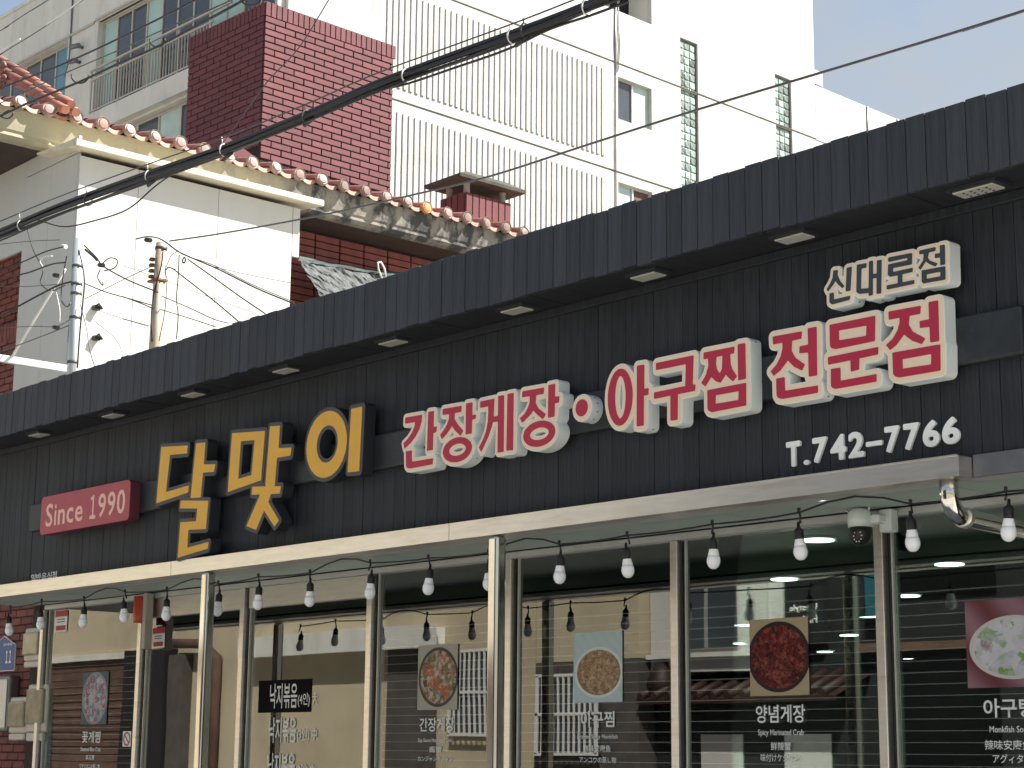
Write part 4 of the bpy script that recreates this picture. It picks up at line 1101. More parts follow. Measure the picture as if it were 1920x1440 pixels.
# descending ridge of stacked tiles with a scroll end, above the near eave
def hip(p0, p1, n):
    p0, p1 = Vector(p0), Vector(p1)
    for i in range(n):
        a = p0.lerp(p1, i/n); b = p0.lerp(p1, (i+1.25)/n)
        for s in (-1, 0, 1):
            d = Vector((0, 0.055*s, 0.065 if s == 0 else 0.0))
            m = MB().tube([a+d+Vector((0, 0, 0.02)), a.lerp(b, 0.5)+d+Vector((0, 0, 0.01)), b+d-Vector((0, 0, 0.015))], 0.05, 10, radii=[0.043, 0.05, 0.056])
            o = m.build('ridge_tile', tile_m if i < 5 else ridge_m, roof); o.location = (0, 0, 0)
hip(tuple(ony(133, 212, 7.56)), tuple(ony(-60, 88, 7.56)), 10)
g = ony(6, 155, 7.45)
scr = MB()
for (cx_, cz_, r_) in ((g.x, g.z-0.01, 0.085), (g.x-0.03, g.z+0.15, 0.07)):
    sp = [Vector((cx_+r_*(1-t/26)*math.cos(t*0.55), 7.44, cz_+r_*(1-t/26)*math.sin(t*0.55))) for t in range(24)]
    scr.tube(sp, 0.018, 6)
scr.build('scroll_ornament', ridge_m, roof).location = (0, 0, 0)
# chimney with posts and a slab hat
ch = MB().box(-16.25, -15.80, 13.17, 13.87, 7.5, 8.08).build('chimney', mortar_m, hs)
tb = bevel_box_mesh('brick', -0.012, 0.02, -0.047, 0.047, -0.16, 0.16, 0.006); tb.materials.append(ared_m)
for k in range(7):
    for rr in range(2):
        o = bpy.data.objects.new('brick', tb); COL.objects.link(o); o.parent = ch; o.location = (-15.795, 13.215+0.101*k, 7.60+0.33*rr)
for k in range(4):
    for rr in range(2):
        o = bpy.data.objects.new('brick', tb); COL.objects.link(o); o.parent = ch; o.location = (-16.19+0.11*k, 13.165, 7.60+0.33*rr); o.rotation_euler = (0, 0, -math.pi/2)
for (x, y) in ((-15.86, 13.24), (-15.86, 13.80), (-16.18, 13.24), (-16.18, 13.80)):
    MB().lathe([(0.055, 0.0), (0.04, 0.03), (0.038, 0.12), (0.05, 0.16)], (x, y, 8.08), 10).build('post', conc_m, ch)
    ch.children[-1].location = (0, 0, 0)
hat = MB()
o1 = [(-16.36, 12.99), (-15.68, 12.99), (-15.68, 14.02), (-16.36, 14.02)]
o2 = [(-16.25, 13.18), (-15.80, 13.18), (-15.80, 13.82), (-16.25, 13.82)]
lo, mi, hi_ = 8.225, 8.265, 8.35
hat.poly([(x, y, lo) for x, y in o1])
for i in range(4):
    j = (i+1) % 4
    hat.quad((*o1[i], lo), (*o1[j], lo), (*o1[j], mi), (*o1[i], mi))
    hat.quad((*o1[i], mi), (*o1[j], mi), (*o2[j], hi_), (*o2[i], hi_))
hat.poly([(x, y, hi_) for x, y in o2])
hat.build('hat_slab', capconc_m, ch).location = (0, 0, 0)
# second low brick stub on the roof
a = onx(416, 262, -16.2); b = onx(480, 292, -16.2)
st = MB(); st.poly([(-16.2, a.y, a.z-0.35), (-16.2, b.y, b.z-0.35), (-16.2, b.y, b.z-0.02), (-16.2, a.y+0.05, a.z+0.06), (-16.2, a.y, a.z+0.02)])
st.poly([(-16.4, a.y, a.z-0.35), (-16.4, b.y, b.z-0.35), (-16.4, b.y, b.z-0.02), (-16.4, a.y+0.05, a.z+0.06), (-16.4, a.y, a.z+0.02)])
st.quad((-16.2, b.y, b.z-0.02), (-16.4, b.y, b.z-0.02), (-16.4, a.y+0.05, a.z+0.06), (-16.2, a.y+0.05, a.z+0.06))
st.quad((-16.2, a.y, a.z-0.35), (-16.4, a.y, a.z-0.35), (-16.4, a.y, a.z+0.02), (-16.2, a.y, a.z+0.02))
st.quad((-16.2, b.y, b.z-0.35), (-16.4, b.y, b.z-0.35), (-16.4, b.y, b.z-0.02), (-16.2, b.y, b.z-0.02))
st.build('brick_stub', ared_m, hs)

# white clad box extension: sheets with visible seams
XB = -14.45
LBX = -15.50
cb = root('clad_extension', (-15, 8.7, 0), 'white sheet clad box extension on the side of the tiled house', 'extension')
def sheets_x(x, ys, z0, z1):
    for a, b in zip(ys, ys[1:]):
        obj('cladding_sheet', bevel_box_mesh('cladding_sheet', x-0.03, x, a+0.002, b-0.002, z0, z1, 0.002), clad_m, cb)
def sheets_y(y, xs, z0, z1):
    for a, b in zip(xs, xs[1:]):
        obj('cladding_sheet', bevel_box_mesh('cladding_sheet', a+0.002, b-0.002, y, y+0.03, z0, z1, 0.002), clad_m, cb)
sheets_x(XB, [7.49, 8.10, 8.97, 9.83], 3.0, 6.90)
obj('cladding_sheet', bevel_box_mesh('cladding_sheet', XB-0.03, XB+0.002, 9.832, 9.915, 6.40, 6.90, 0.002), clad_m, cb)
sheets_y(7.49, [LBX, -15.0, XB-0.032], 3.0, 6.93)
sheets_y(7.492, [-16.25, LBX-0.002], 6.22, 7.10)
bbox('top_flange', clad_m, cb, LBX, XB-0.04, 7.493, 7.52, 6.94, 7.10)
bbox('box_core', gap_m, cb, LBX+0.01, XB-0.035, 7.53, 9.82, 3.0, 6.90)
fl = MB(); fl.poly([(XB-0.6, 7.36, 7.04), (XB-0.6, 10.08, 7.04), (XB+0.17, 10.08, 6.985), (XB+0.17, 7.36, 6.985)]); fl.poly([(XB-0.6, 7.36, 7.02), (XB-0.6, 10.08, 7.02), (XB+0.15, 10.08, 6.925), (XB+0.15, 7.36, 6.925)]); fl.quad((XB+0.17, 7.36, 6.985), (XB+0.17, 10.08, 6.985), (XB+0.17, 10.08, 6.93), (XB+0.17, 7.36, 6.93)); fl.quad((XB+0.17, 7.36, 6.93), (XB+0.17, 10.08, 6.93), (XB+0.15, 10.08, 6.925), (XB+0.15, 7.36, 6.925)); fl.quad((XB-0.6, 7.36, 7.04), (XB+0.17, 7.36, 6.985), (XB+0.15, 7.36, 6.925), (XB-0.6, 7.36, 7.02)); fl.quad((XB-0.6, 10.08, 7.04), (XB+0.17, 10.08, 6.985), (XB+0.15, 10.08, 6.925), (XB-0.6, 10.08, 7.02)); fl.build('flashing', flash_m, cb, fix=False)
# brackets and hooks on the corner
for z in (5.0, 5.62):
    v = onx(178, 578 if z > 5.3 else 635, XB)
    h = root('wall_hook', (XB, v.y, v.z), 'small black cable hook on the white cladding', 'hook', 'cable hooks on the white cladding')
    MB().box(XB+0.0, XB+0.05, v.y-0.03, v.y+0.03, v.z-0.02, v.z+0.02).build('plate', black_m, h)
    MB().tube([(XB+0.04, v.y-0.02, v.z), (XB+0.07, v.y, v.z+0.03), (XB+0.06, v.y+0.04, v.z-0.01)], 0.012, 6).build('eye', black_m, h)

# tarpaulin hung over a lean-to in front of the brick wall
tp = root('tarpaulin', (-15.2, 11, 3.9), 'crumpled grey tarpaulin hung against the brick wall of the tiled house', 'tarpaulin')
def tarp(name, A, B, C, D, mat, nu=40, nv=24, amp=0.02):
    A, B, C, D = map(Vector, (A, B, C, D)); m = MB()
    g = []
    for j in range(nv+1):
        rw = []
        for i in range(nu+1):
            u, v = i/nu, j/nv
            p = (A*(1-u)+B*u)*(1-v)+(D*(1-u)+C*u)*v
            p = p+Vector((amp*(math.sin(23*u+9*v+3*math.sin(7*v))+math.sin(31*v-13*u)+random.uniform(-0.9, 0.9))*0.45, 0, amp*random.uniform(-0.4, 0.4)-0.03*math.sin(math.pi*u)*(1-v)))
            rw.append(len(m.v)); m.v.append(tuple(p))
        g.append(rw)
    for j in range(nv):
        for i in range(nu):
            m.f.append((g[j][i], g[j][i+1], g[j+1][i+1], g[j+1][i])); m.sm.append(False)
    return m.build(name, mat, tp)
A_ = onx(559, 486, -15.2); B_ = onx(770, 520, -15.2)
tarp('sheet', A_, B_, (-14.72, 12.1, 5.55), onx(612, 572, -14.9), tarp_m)
bbox('lean_to_frame', aluminium_m, tp, -14.70, -14.62, 10.4, 12.3, 3.9, 5.50, 0.004)
tarp('edge_fold', onx(562, 478, -15.32), onx(768, 512, -15.32), onx(770, 524, -15.19), onx(560, 489, -15.19), tarpd_m, 24, 4, 0.012)
v = onx(712, 498, -15.17)
MB().tube([v+Vector((0, 0.05, -0.16)), v+Vector((0.02, -0.03, -0.06)), v+Vector((0.02, -0.045, 0.02)), v+Vector((0.02, 0.0, 0.035)), v+Vector((0.02, 0.05, -0.03)), v+Vector((0, 0.09, -0.12))], 0.011, 8).build('clip', whitewire_m, tp)

# ------------------------------------------------------------------ POLES, RAIL AND WIRES
def pole(pt, pb, r, mat, label, bands):
    t = ony(*pt, 6.8); b = ony(*pb, 6.8)
    d = (t-b)/(t.z-b.z)
    base = b-d*(b.z-3.90)
    p = root('utility_pole', tuple(base), label, 'pole')
    m = MB(); m.tube([base, t], r, 18, radii=[r*1.06, r*0.97]); m.build('shaft', mat, p)
    for z in bands:
        q = base+d*(z-3.9); MB().tube([q-d*0.012, q+d*0.012], r*1.10, 18).build('band', wire_m, p)
    return p, base, t, d
P1_, b1, t1, d1 = pole((148, 448), (136, 690), 0.042, pole_m, 'pale grey metal pole tangled with wires on the restaurant roof', (5.45, 5.30, 5.22, 5.02, 4.65))
P2_, b2, t2, d2 = pole((303, 456), (290, 648), 0.043, rust_m, 'rusty topped metal pole on the restaurant roof before white cladding', (5.33, 5.08))
m = MB()
for k in range(4): m.lathe([(0.02, -0.012), (0.028, -0.004), (0.02, 0.012)], (t2.x-0.075, 6.77, 5.12+0.045*k), 8)
m.build('insulator', rusty_m, P2_)
MB().box(t2.x-0.10, t2.x+0.04, 6.75, 6.85, 5.075, 5.09).build('bracket', rusty_m, P2_)
# steel rail beside the parapet
v0 = onx(-60, 664, -14.2); v1 = onx(150, 694, -14.2)
rl = root('roof_rail', (-14.2, 7, 3.9), 'pale grey square tube rail with a slanted brace on the restaurant roof', 'rail')
zr = (v0.z+v1.z)/2
bbox('rail_tube', pole_m, rl, -14.225, -14.175, v0.y-0.6, 9.5, zr-0.032, zr+0.03, 0.004)
for y in (v0.y-0.5, 8.4): bbox('rail_post', pole_m, rl, -14.22, -14.18, y-0.02, y+0.02, 3.90, zr-0.033)
q0 = onx(22, 670, -14.2); q1 = ony(122, 505, 6.79)
MB().tube([q0, q1], 0.012, 8).build('brace', whitewire_m, rl)
q0 = onx(6, 742, -14.2); q1 = onx(9, 690, -14.2)
def wire(pts, r=0.006, mat=wire_m, label='thin overhead wire crossing the street', group='overhead wires', n=14, sag=0.0, name='overhead_wire', parent=None, ext=(0, 0)):
    """smooth wire through the given points"""
    P = [Vector(p) for p in pts]; out = []
    if ext[0]: P = [P[0]+(P[0]-P[1]).normalized()*ext[0]]+P
    if ext[1]: P = P+[P[-1]+(P[-1]-P[-2]).normalized()*ext[1]]
    if len(P) == 2:
        out = [P[0].lerp(P[1], i/n)-Vector((0, 0, sag*4*(i/n)*(1-i/n))) for i in range(n+1)]
    else:
        ext = [P[0]*2-P[1]]+P+[P[-1]*2-P[-2]]
        for i in range(1, len(ext)-2):
            a, b, c, d = ext[i-1:i+3]
            for k in range(6):
                t = k/6
                out.append(0.5*((2*b)+(-a+c)*t+(2*a-5*b+4*c-d)*t*t+(-a+3*b-3*c+d)*t**3))
        out.append(P[-1])
    o = MB().tube(out, r, 6).build(name, mat, parent)
    if parent is None: tag(o, label, 'wire', group)
    return o
Y0 = 5.97
def on(px, py, y=Y0): return ony(px, py, y)
# main bundle: several strands, a messenger above, ties
cb_ = root('cable_bundle', tuple(on(600, 208)), 'thick bundle of black overhead cables hung from a messenger wire', 'cable bundle')
line = [(-260, 545), (-90, 474), (0, 438), (110, 392), (280, 330), (420, 281), (575, 218), (700, 163), (850, 108), (965, 66), (1070, 25), (1150, -8), (1290, -62), (1420, -115)]
def off_line(dx, dy, wob=0, ph=0): return [on(x, y+dy+wob*math.sin(i*1.3+ph)) for i, (x, y) in enumerate(line)]
for k, (dy, wob, r_) in enumerate(((-6.5, 1.2, 0.014), (-1, 1.6, 0.015), (4.5, 1.3, 0.014), (9.0, 2.2, 0.011), (-10.5, 1.2, 0.009), (12.5, 3.5, 0.007), (1.5, 3.5, 0.011))):
    P = [p+Vector((0, 0.02*math.sin(k*2.1), 0)) for p in off_line(0, dy, wob, k)]
    wire(P, r_*0.98, cable_m, name='cable_strand', parent=cb_, ext=(9, 9))
wire([p for p in off_line(0, -23, 0)], 0.0045, wire_m, name='messenger_wire', parent=cb_, ext=(9, 9))
wire([on(70, 412), on(120, 425), on(180, 413), on(240, 392), on(290, 350), on(325, 325)], 0.0055, cable_m, name='loose_cable', parent=cb_)
wire([on(700, 170), on(760, 158), on(850, 128), on(950, 93), on(1030, 55), on(1110, 28), on(1180, 2)], 0.007, cable_m, name='loose_cable', parent=cb_)
for (x, y) in ((40, 422), (165, 375), (280, 330), (420, 281), (575, 218), (762, 142), (960, 68), (985, 57), (1100, 14)):
    c0 = on(x, y+2)
    m = MB(); sq = [c0+Vector((0, 0.033*math.cos(a), 0.04*math.sin(a)+0.005)) for a in [2*math.pi*k/12 for k in range(13)]]
    m.tube(sq, 0.005, 6); m.tube([on(x-3, y-12), on(x-4, y-24)], 0.004, 6)
    m.build('cable_tie', whitewire_m if x % 2 == 0 else wire_m, cb_)
for (x, y) in ((285, 334), (428, 284), (580, 220), (980, 68)):
    c0 = on(x, y+8); MB().tube([c0-Vector((0.05, 0, 0.012)), c0+Vector((0.05, 0, 0.012))], 0.013, 10).build('splice', black_m, cb_)
# thin long wire from the rusty pole to the upper right
e_ = ray(1990, -3)*8.0; e_ = Vector((e_[0], e_[1], EYE+e_[2]))
mid = []
A0 = ony(318, 452, 6.78)
wpx = [(318, 452), (420, 437), (600, 404), (780, 364), (920, 330), (1100, 272), (1300, 208), (1550, 133), (1760, 70), (1920, 20), (2050, -22)]
pw = []
for i, (x, y) in enumerate(wpx):
    t_ = i/(len(wpx)-1); pw.append(ony(x, y, 6.78*(1-t_)+5.6*t_))
wire(pw, 0.006, wire_m, 'long thin wire from the rusty topped pole crossing before the white apartment', None, ext=(0, 9))
# upper-left street wires
YU = 6.1
wire([on(-40, 82, YU), on(0, 58, YU), on(45, 28, YU), on(95, -3, YU), on(150, -38, YU)], 0.004, wire_m, 'thin wire crossing the upper left apartment wall', 'thin wires at the apartment', ext=(6, 9))
wire([on(-60, 150, YU), on(0, 103, YU), on(75, 56, YU), on(150, 4, YU), on(200, -30, YU)], 0.004, wire_m, 'thin wire crossing the upper left apartment wall', 'thin wires at the apartment', ext=(6, 9))
wire([on(-30, 118, YU-0.02), on(0, 97, YU-0.02), on(38, 73, YU-0.02)], 0.006, whitewire_m, 'short white sleeve on a thin upper left wire', 'white wire sleeves')
wire([on(85, 47, YU-0.02), on(120, 24, YU-0.02), on(160, -6, YU-0.02)], 0.006, whitewire_m, 'short white sleeve on a thin upper left wire', 'white wire sleeves')
wire([on(-40, 180, YU), on(40, 150, YU), on(130, 115, YU), on(250, 59, YU), on(372, -3, YU), on(470, -55, YU)], 0.007, cable_m, 'black wire sloping up past the apartment windows', None, ext=(6, 9))
wire([on(-40, 242, YU), on(0, 218, YU), on(60, 190, YU), on(150, 153, YU), on(225, 118, YU), on(290, 90, YU), on(380, 42, YU), on(450, 4, YU), on(520, -35, YU)], 0.009, cable_m, 'thick black wire sloping up past the balcony railing', None, ext=(6, 9))
wire([on(-40, 212, YU), on(30, 180, YU), on(134, 132, YU), on(225, 93, YU), on(290, 63, YU), on(365, 30, YU), on(430, 2, YU), on(500, -30, YU)], 0.0045, wire_m, 'thin grey messenger wire above the thick black wire', None, ext=(6, 9))
for (x, y, w2, h2) in ((150, 142, 16, 14), (12, 212, 12, 10), (295, 75, 14, 13), (470, -6, 20, 16)):
    pts_ = [on(x+w2*math.cos(a)*(1 if math.cos(a) > 0 else 1), y+h2*math.sin(a), YU) for a in [math.pi*(-0.06+1.12*k/14) for k in range(15)]]
    wire(pts_, 0.006, cable_m, 'open wire hanger loop on the thick black wire', 'wire hanger loops')
wire([on(618, -3, 6.2), on(560, 90, 6.2), on(500, 155, 6.2), on(440, 238, 6.2), on(405, 285, 6.2)], 0.004, wire_m, 'thin steep wire crossing the dark red brick tower', None)
# wires around the two poles
def on7(x, y, d=0.0): return ony(x, y, 6.8+d)
WP = [([(-20, 462), (0, 458), (60, 452), (112, 450)], 0.004), ([(-20, 516), (0, 508), (45, 490), (85, 472), (118, 463)], 0.007), ([(-20, 526), (0, 522), (50, 512), (95, 496), (122, 492)], 0.008), ([(-20, 537), (0, 537), (50, 537), (110, 533)], 0.004),
      ([(-20, 603), (20, 582), (70, 555), (110, 535), (135, 528)], 0.010), ([(50, 424), (62, 468), (80, 505), (76, 530), (95, 545), (122, 535)], 0.006),
      ([(160, 532), (200, 548), (250, 562), (300, 577)], 0.006), ([(158, 460), (180, 482), (195, 500), (240, 525), (296, 548)], 0.007),
      ([(160, 560), (200, 540), (240, 520), (290, 497)], 0.004), ([(-20, 617), (0, 615), (60, 612), (105, 612), (130, 600)], 0.004), ([(-20, 668), (40, 645), (80, 630), (130, 610)], 0.005),
      ([(148, 468), (158, 520), (155, 570), (150, 620), (145, 690)], 0.009), ([(132, 600), (128, 640), (140, 670), (140, 700)], 0.005), ([(150, 570), (162, 615), (168, 655), (180, 695)], 0.005),
      ([(125, 480), (118, 520), (115, 560), (125, 575), (132, 568)], 0.006), ([(105, 545), (112, 580), (112, 605)], 0.005), ([(188, 505), (183, 520), (192, 535), (193, 528)], 0.006),
      ([(188, 498), (205, 484), (220, 488), (215, 502), (195, 508)], 0.006), ([(160, 468), (172, 478), (182, 488)], 0.012), ([(80, 500), (75, 490), (82, 482), (98, 480)], 0.007),
      ([(172, 578), (230, 597), (285, 612)], 0.003), ([(175, 600), (220, 640), (235, 690)], 0.003)]
for i, (pp, r_) in enumerate(WP):
    mt = whitewire_m if i in (15, 19) else (cable_m if r_ > 0.005 else wire_m)
    wire([on7(x, y, -0.06+0.012*(i % 7)) for x, y in pp], r_*0.8, mt, 'tangled wire tied to the pale grey pole', 'wires tied to the pale grey pole')
WQ = [([(255, 448), (275, 444), (295, 446), (312, 455), (335, 472), (370, 488), (410, 505), (480, 540), (552, 570)], 0.007), ([(322, 462), (345, 478), (400, 497), (470, 532), (550, 566)], 0.004),
      ([(352, 486), (400, 520), (450, 556), (497, 588)], 0.006), ([(312, 520), (310, 508), (320, 502), (345, 520), (400, 563), (450, 605)], 0.006),
      ([(303, 555), (350, 575), (400, 598), (428, 606)], 0.005), ([(300, 580), (350, 595), (405, 613)], 0.005), ([(336, 478), (334, 520), (331, 560), (334, 590), (331, 636)], 0.006),
      ([(306, 470), (302, 500), (290, 545), (284, 590), (285, 640)], 0.008), ([(309, 490), (312, 540), (308, 590), (298, 640)], 0.005), ([(312, 500), (330, 505)], 0.003),
      ([(400, 500), (470, 516), (548, 531)], 0.003), ([(315, 528), (390, 556), (480, 588)], 0.0025), ([(230, 556), (260, 567), (286, 578)], 0.006), ([(230, 498), (260, 508), (290, 520)], 0.003), ([(230, 598), (255, 605), (278, 612)], 0.004), ([(335, 470), (322, 478), (316, 490), (312, 500)], 0.004)]
for i, (pp, r_) in enumerate(WQ):
    wire([on7(x, y, -0.05+0.01*(i % 6)) for x, y in pp], r_*0.8, cable_m if r_ > 0.005 else wire_m, 'wire fanning out from the rusty topped pole', 'wires at the rusty topped pole')
for (x, y, r_) in ((345, 488, 0.02),):
    c0 = on7(x, y); wire([c0+Vector((r_*math.cos(a), 0, r_*math.sin(a))) for a in [2*math.pi*k/12 for k in range(13)]], 0.006, cable_m, 'wire fanning out from the rusty topped pole', 'wires at the rusty topped pole')
for (x, y) in ((120, 462), (105, 516), (190, 497), (105, 614), (278, 450)):
    c0 = on7(x, y, -0.03)
    o = MB().tube([c0-Vector((0.035, 0, -0.008)), c0+Vector((0.035, 0, -0.01))], 0.018, 8).build('wire_clamp', black_m if x != 120 else whitewire_m); tag(o, 'small wire clamp among the pole wires', 'clamp', 'wire clamps')

# ================================================================== WHITE APARTMENT BLOCK
TH = R(2.0)
O_ = ray(498, 2)*42.0
ap = empty('apartment_block', (O_[0], O_[1], 0), TH, 'tall white rendered apartment block with ribbed side wall', 'apartment block')
def part(name, mb, mat, parent=ap): return mb.build(name, mat, parent)
def wall_x(name, x, thick, y0, y1, z0, z1, holes, mat, parent=ap):
    """sheet facing +x with openings and reveals"""
    ys = sorted({y0, y1, *[h[0] for h in holes], *[h[1] for h in holes]}); zs = sorted({z0, z1, *[h[2] for h in holes], *[h[3] for h in holes]})
    ys = [v for v in ys if y0 <= v <= y1]; zs = [v for v in zs if z0 <= v <= z1]
    m = MB()
    for a, b in zip(ys, ys[1:]):
        for c, d in zip(zs, zs[1:]):
            if any(h[0] <= a and b <= h[1] and h[2] <= c and d <= h[3] for h in holes): continue
            m.quad((x, a, c), (x, b, c), (x, b, d), (x, a, d))
    for (a, b, c, d) in holes:
        c2, d2 = max(c, z0), min(d, z1)
        if c2 >= d2: continue
        m.quad((x, a, c2), (x, a, d2), (x-thick, a, d2), (x-thick, a, c2)); m.quad((x, b, c2), (x-thick, b, c2), (x-thick, b, d2), (x, b, d2))
        if d <= z1: m.quad((x, a, d), (x, b, d), (x-thick, b, d), (x-thick, a, d))
        if c >= z0: m.quad((x, a, c), (x-thick, a, c), (x-thick, b, c), (x, b, c))
    for z in (z0, z1): m.quad((x, y0, z), (x, y1, z), (x-thick, y1, z), (x-thick, y0, z))
    for y in (y0, y1): m.quad((x, y, z0), (x, y, z1), (x-thick, y, z1), (x-thick, y, z0))
    return m.build(name, mat, parent, fix=False)
def wall_y(name, y, thick, x0, x1, z0, z1, holes, mat, parent=ap):
    xs = sorted({x0, x1, *[h[0] for h in holes], *[h[1] for h in holes]}); zs = sorted({z0, z1, *[h[2] for h in holes], *[h[3] for h in holes]})
    m = MB()
    for a, b in zip(xs, xs[1:]):
        for c, d in zip(zs, zs[1:]):
            if any(h[0] <= a and b <= h[1] and h[2] <= c and d <= h[3] for h in holes): continue
            m.quad((a, y, c), (b, y, c), (b, y, d), (a, y, d))
    for (a, b, c, d) in holes:
        m.quad((a, y, c), (a, y, d), (a, y+thick, d), (a, y+thick, c)); m.quad((b, y, c), (b, y+thick, c), (b, y+thick, d), (b, y, d))
        m.quad((a, y, d), (b, y, d), (b, y+thick, d), (a, y+thick, d)); m.quad((a, y, c), (a, y+thick, c), (b, y+thick, c), (b, y, c))
    for z in (z0, z1): m.quad((x0, y, z), (x1, y, z), (x1, y+thick, z), (x0, y+thick, z))
    return m.build(name, mat, parent, fix=False)
XW = -0.5
TK = 0.16
# core behind the sheets (shows in the joints between them)
wc = MB(); wc.box(-14, XW-0.9, 4.0, 21.3, 0, 27.3); wc.box(-30, XW-1.6, 1.5, 12, 0, 22.5); wc.box(-14, XW-0.25, 21.44, 34, 0, 22.40); part('core', wc, gap_m)
joint = MB(); 
for z in (17.46, 20.65): joint.box(XW-0.10, XW-0.035, 3.9, 21.3, z-0.04, z+0.04)
part('joint_strip', joint, groove_m)
W1 = (12.38, 13.78, 19.02, 20.26); W2 = (12.38, 13.78, 15.9, 17.18); B1 = (15.03, 15.81, 16.6, 22.2); B2 = (19.44, 20.24, 16.6, 22.28); OP = (11.55, 13.8, 22.22, 24.6)
jw = 0.032
for z0, z1 in ((0, 17.46-jw), (17.46+jw, 20.65-jw), (20.65+jw, 27.4)):
    hl = []
    for h in (W1, W2, B1, B2, OP):
        a, b = max(h[2], z0), min(h[3], z1)
        if b > a: hl.append((h[0], h[1], h[2], h[3]))
    wall_x('wall_panel', XW, TK, 3.55, 21.45, z0, z1, [(h[0], h[1], max(h[2], z0-9 if h[2] < z0 else h[2]), h[3]) for h in hl], render_m)
wall_x('wall_panel', XW, TK, 21.47, 34, 0, 20.6, [], render_m); wall_x('wall_panel', XW, TK, 21.47, 34, 20.64, 22.45, [], render_m)
part('end_wall', MB().box(-14, XW-0.001, 21.30, 21.449, 22.4, 27.4), render_m)
for y in (24.2, 25.9, 27.6): part('stay', MB().tube([(XW+0.02, y, 20.8), (XW+0.02, y+0.02, 22.44)], 0.03, 6), dsteel_m)
part('roof_fitting', MB().box(XW-0.3, XW-0.05, 21.5, 21.95, 22.53, 23.0), aluminium_m)
# ribs
rib_u = bevel_box_mesh('rib', -0.032, 0.0, -0.06, 0.05, 17.78, 20.34, 0.012); rib_u.materials.append(render_m)
rib_l = bevel_box_mesh('rib', -0.032, 0.0, -0.06, 0.05, 14.3, 17.16, 0.012); rib_l.materials.append(render_m)
k = 0; y = 4.06
while y < 11.85:
    for me in (rib_u, rib_l):
        o = bpy.data.objects.new('rib', me); COL.objects.link(o); o.parent = ap; o.location = (XW+0.033, y, 0)
    y += 0.1925
# windows of the side wall
def side_window(y0, y1, z0, z1, mats):
    fw = MB(); x = XW-0.12; f = 0.045
    fw.box(x-0.04, x, y0, y1, z0, z0+f); fw.box(x-0.04, x, y0, y1, z1-f, z1); fw.box(x-0.04, x, y0, y0+f, z0+f, z1-f); fw.box(x-0.04, x, y1-f, y1, z0+f, z1-f)
    w_ = fw.build('window', aluminium_m, ap)
    ym = (y0+y1)/2
    MB().box(x-0.03, x+0.02, ym-0.03, ym+0.03, z0+f, z1-f).build('sash', aluminium_m, w_)
    MB().box(x-0.035, x-0.028, y0+f, ym-0.03, z0+f, z1-f).build('pane', mats[0], w_)
    MB().box(x-0.02, x-0.012, ym+0.03, y1-f, z0+f, z1-f).build('pane', mats[1], w_)
side_window(*W1, (dglass_m, mint_pale_m)); side_window(*W2, (mint_pale_m, brownb_m))
part('window_dark', MB().box(XW-0.22, XW-0.165, 12.3, 13.85, 15.8, 20.4), gap_m)
# glass block strips
def block_strip(h, nr):
    y0, y1, z0, z1 = h
    bs = MB(); x = XW-0.10
    bs.box(x-0.02, x, y0, y1, z0, z1); s_ = bs.build('block_window', aluminium_m, ap)
    part('frame', MB().box(x, x+0.035, y1-0.05, y1-0.002, z0, z1-0.05), dsteel_m, s_); part('frame', MB().box(x, x+0.035, y0+0.002, y1-0.002, z1-0.05, z1-0.002), dsteel_m, s_)
    cw_ = (y1-0.05-y0-0.01)/3; rh = 0.232
    me = bevel_box_mesh('glass_block', 0, 0.035, -cw_/2+0.016, cw_/2-0.016, -rh/2+0.016, rh/2-0.016, 0.02, 2); me.materials.append(gblock_m)
    for r in range(nr):
        for c in range(3):
            o = bpy.data.objects.new('glass_block', me); COL.objects.link(o); o.parent = s_
            o.location = (x+0.001, y0+0.01+cw_*(c+0.5), z1-0.06-rh*(r+0.5))
            o.rotation_euler = (0, random.uniform(-0.05, 0.05), random.uniform(-0.05, 0.05))
block_strip(B1, 23); block_strip(B2, 14)
# open landing at the top
part('landing_floor', MB().box(XW-1.6, XW-0.001, 11.5, 13.85, 22.0, 22.215), arender_m)
part('landing_wall', MB().box(XW-1.6, XW-1.45, 11.4, 13.9, 22.2, 24.7), arender_m); part('landing_wall', MB().box(XW-1.45, XW-TK-0.01, 13.81, 13.9, 22.2, 24.7), arender_m); part('landing_wall', MB().box(XW-1.45, XW-TK-0.01, 11.45, 11.54, 22.2, 24.7), arender_m)
for y in (12.5, 12.9): part('pipe', MB().tube([(XW-0.5, y, 22.2), (XW-0.5, y+0.1, 24.5)], 0.04, 8), dsteel_m)
for dy, r_ in ((0, 0.018), (0.09, 0.016), (-0.02, 0.014)):
    part('wall_cable', MB().tube([(XW+0.03, 12.28+dy, 22.3), (XW+0.03, 12.27+dy*1.8, 21.2), (XW+0.03, 12.28+dy, 20.45), (XW+0.03, 12.26, 20.3), (XW+0.03, 12.25, 18.6), (XW+0.03, 12.27, 14.5)], r_, 6), dsteel_m)
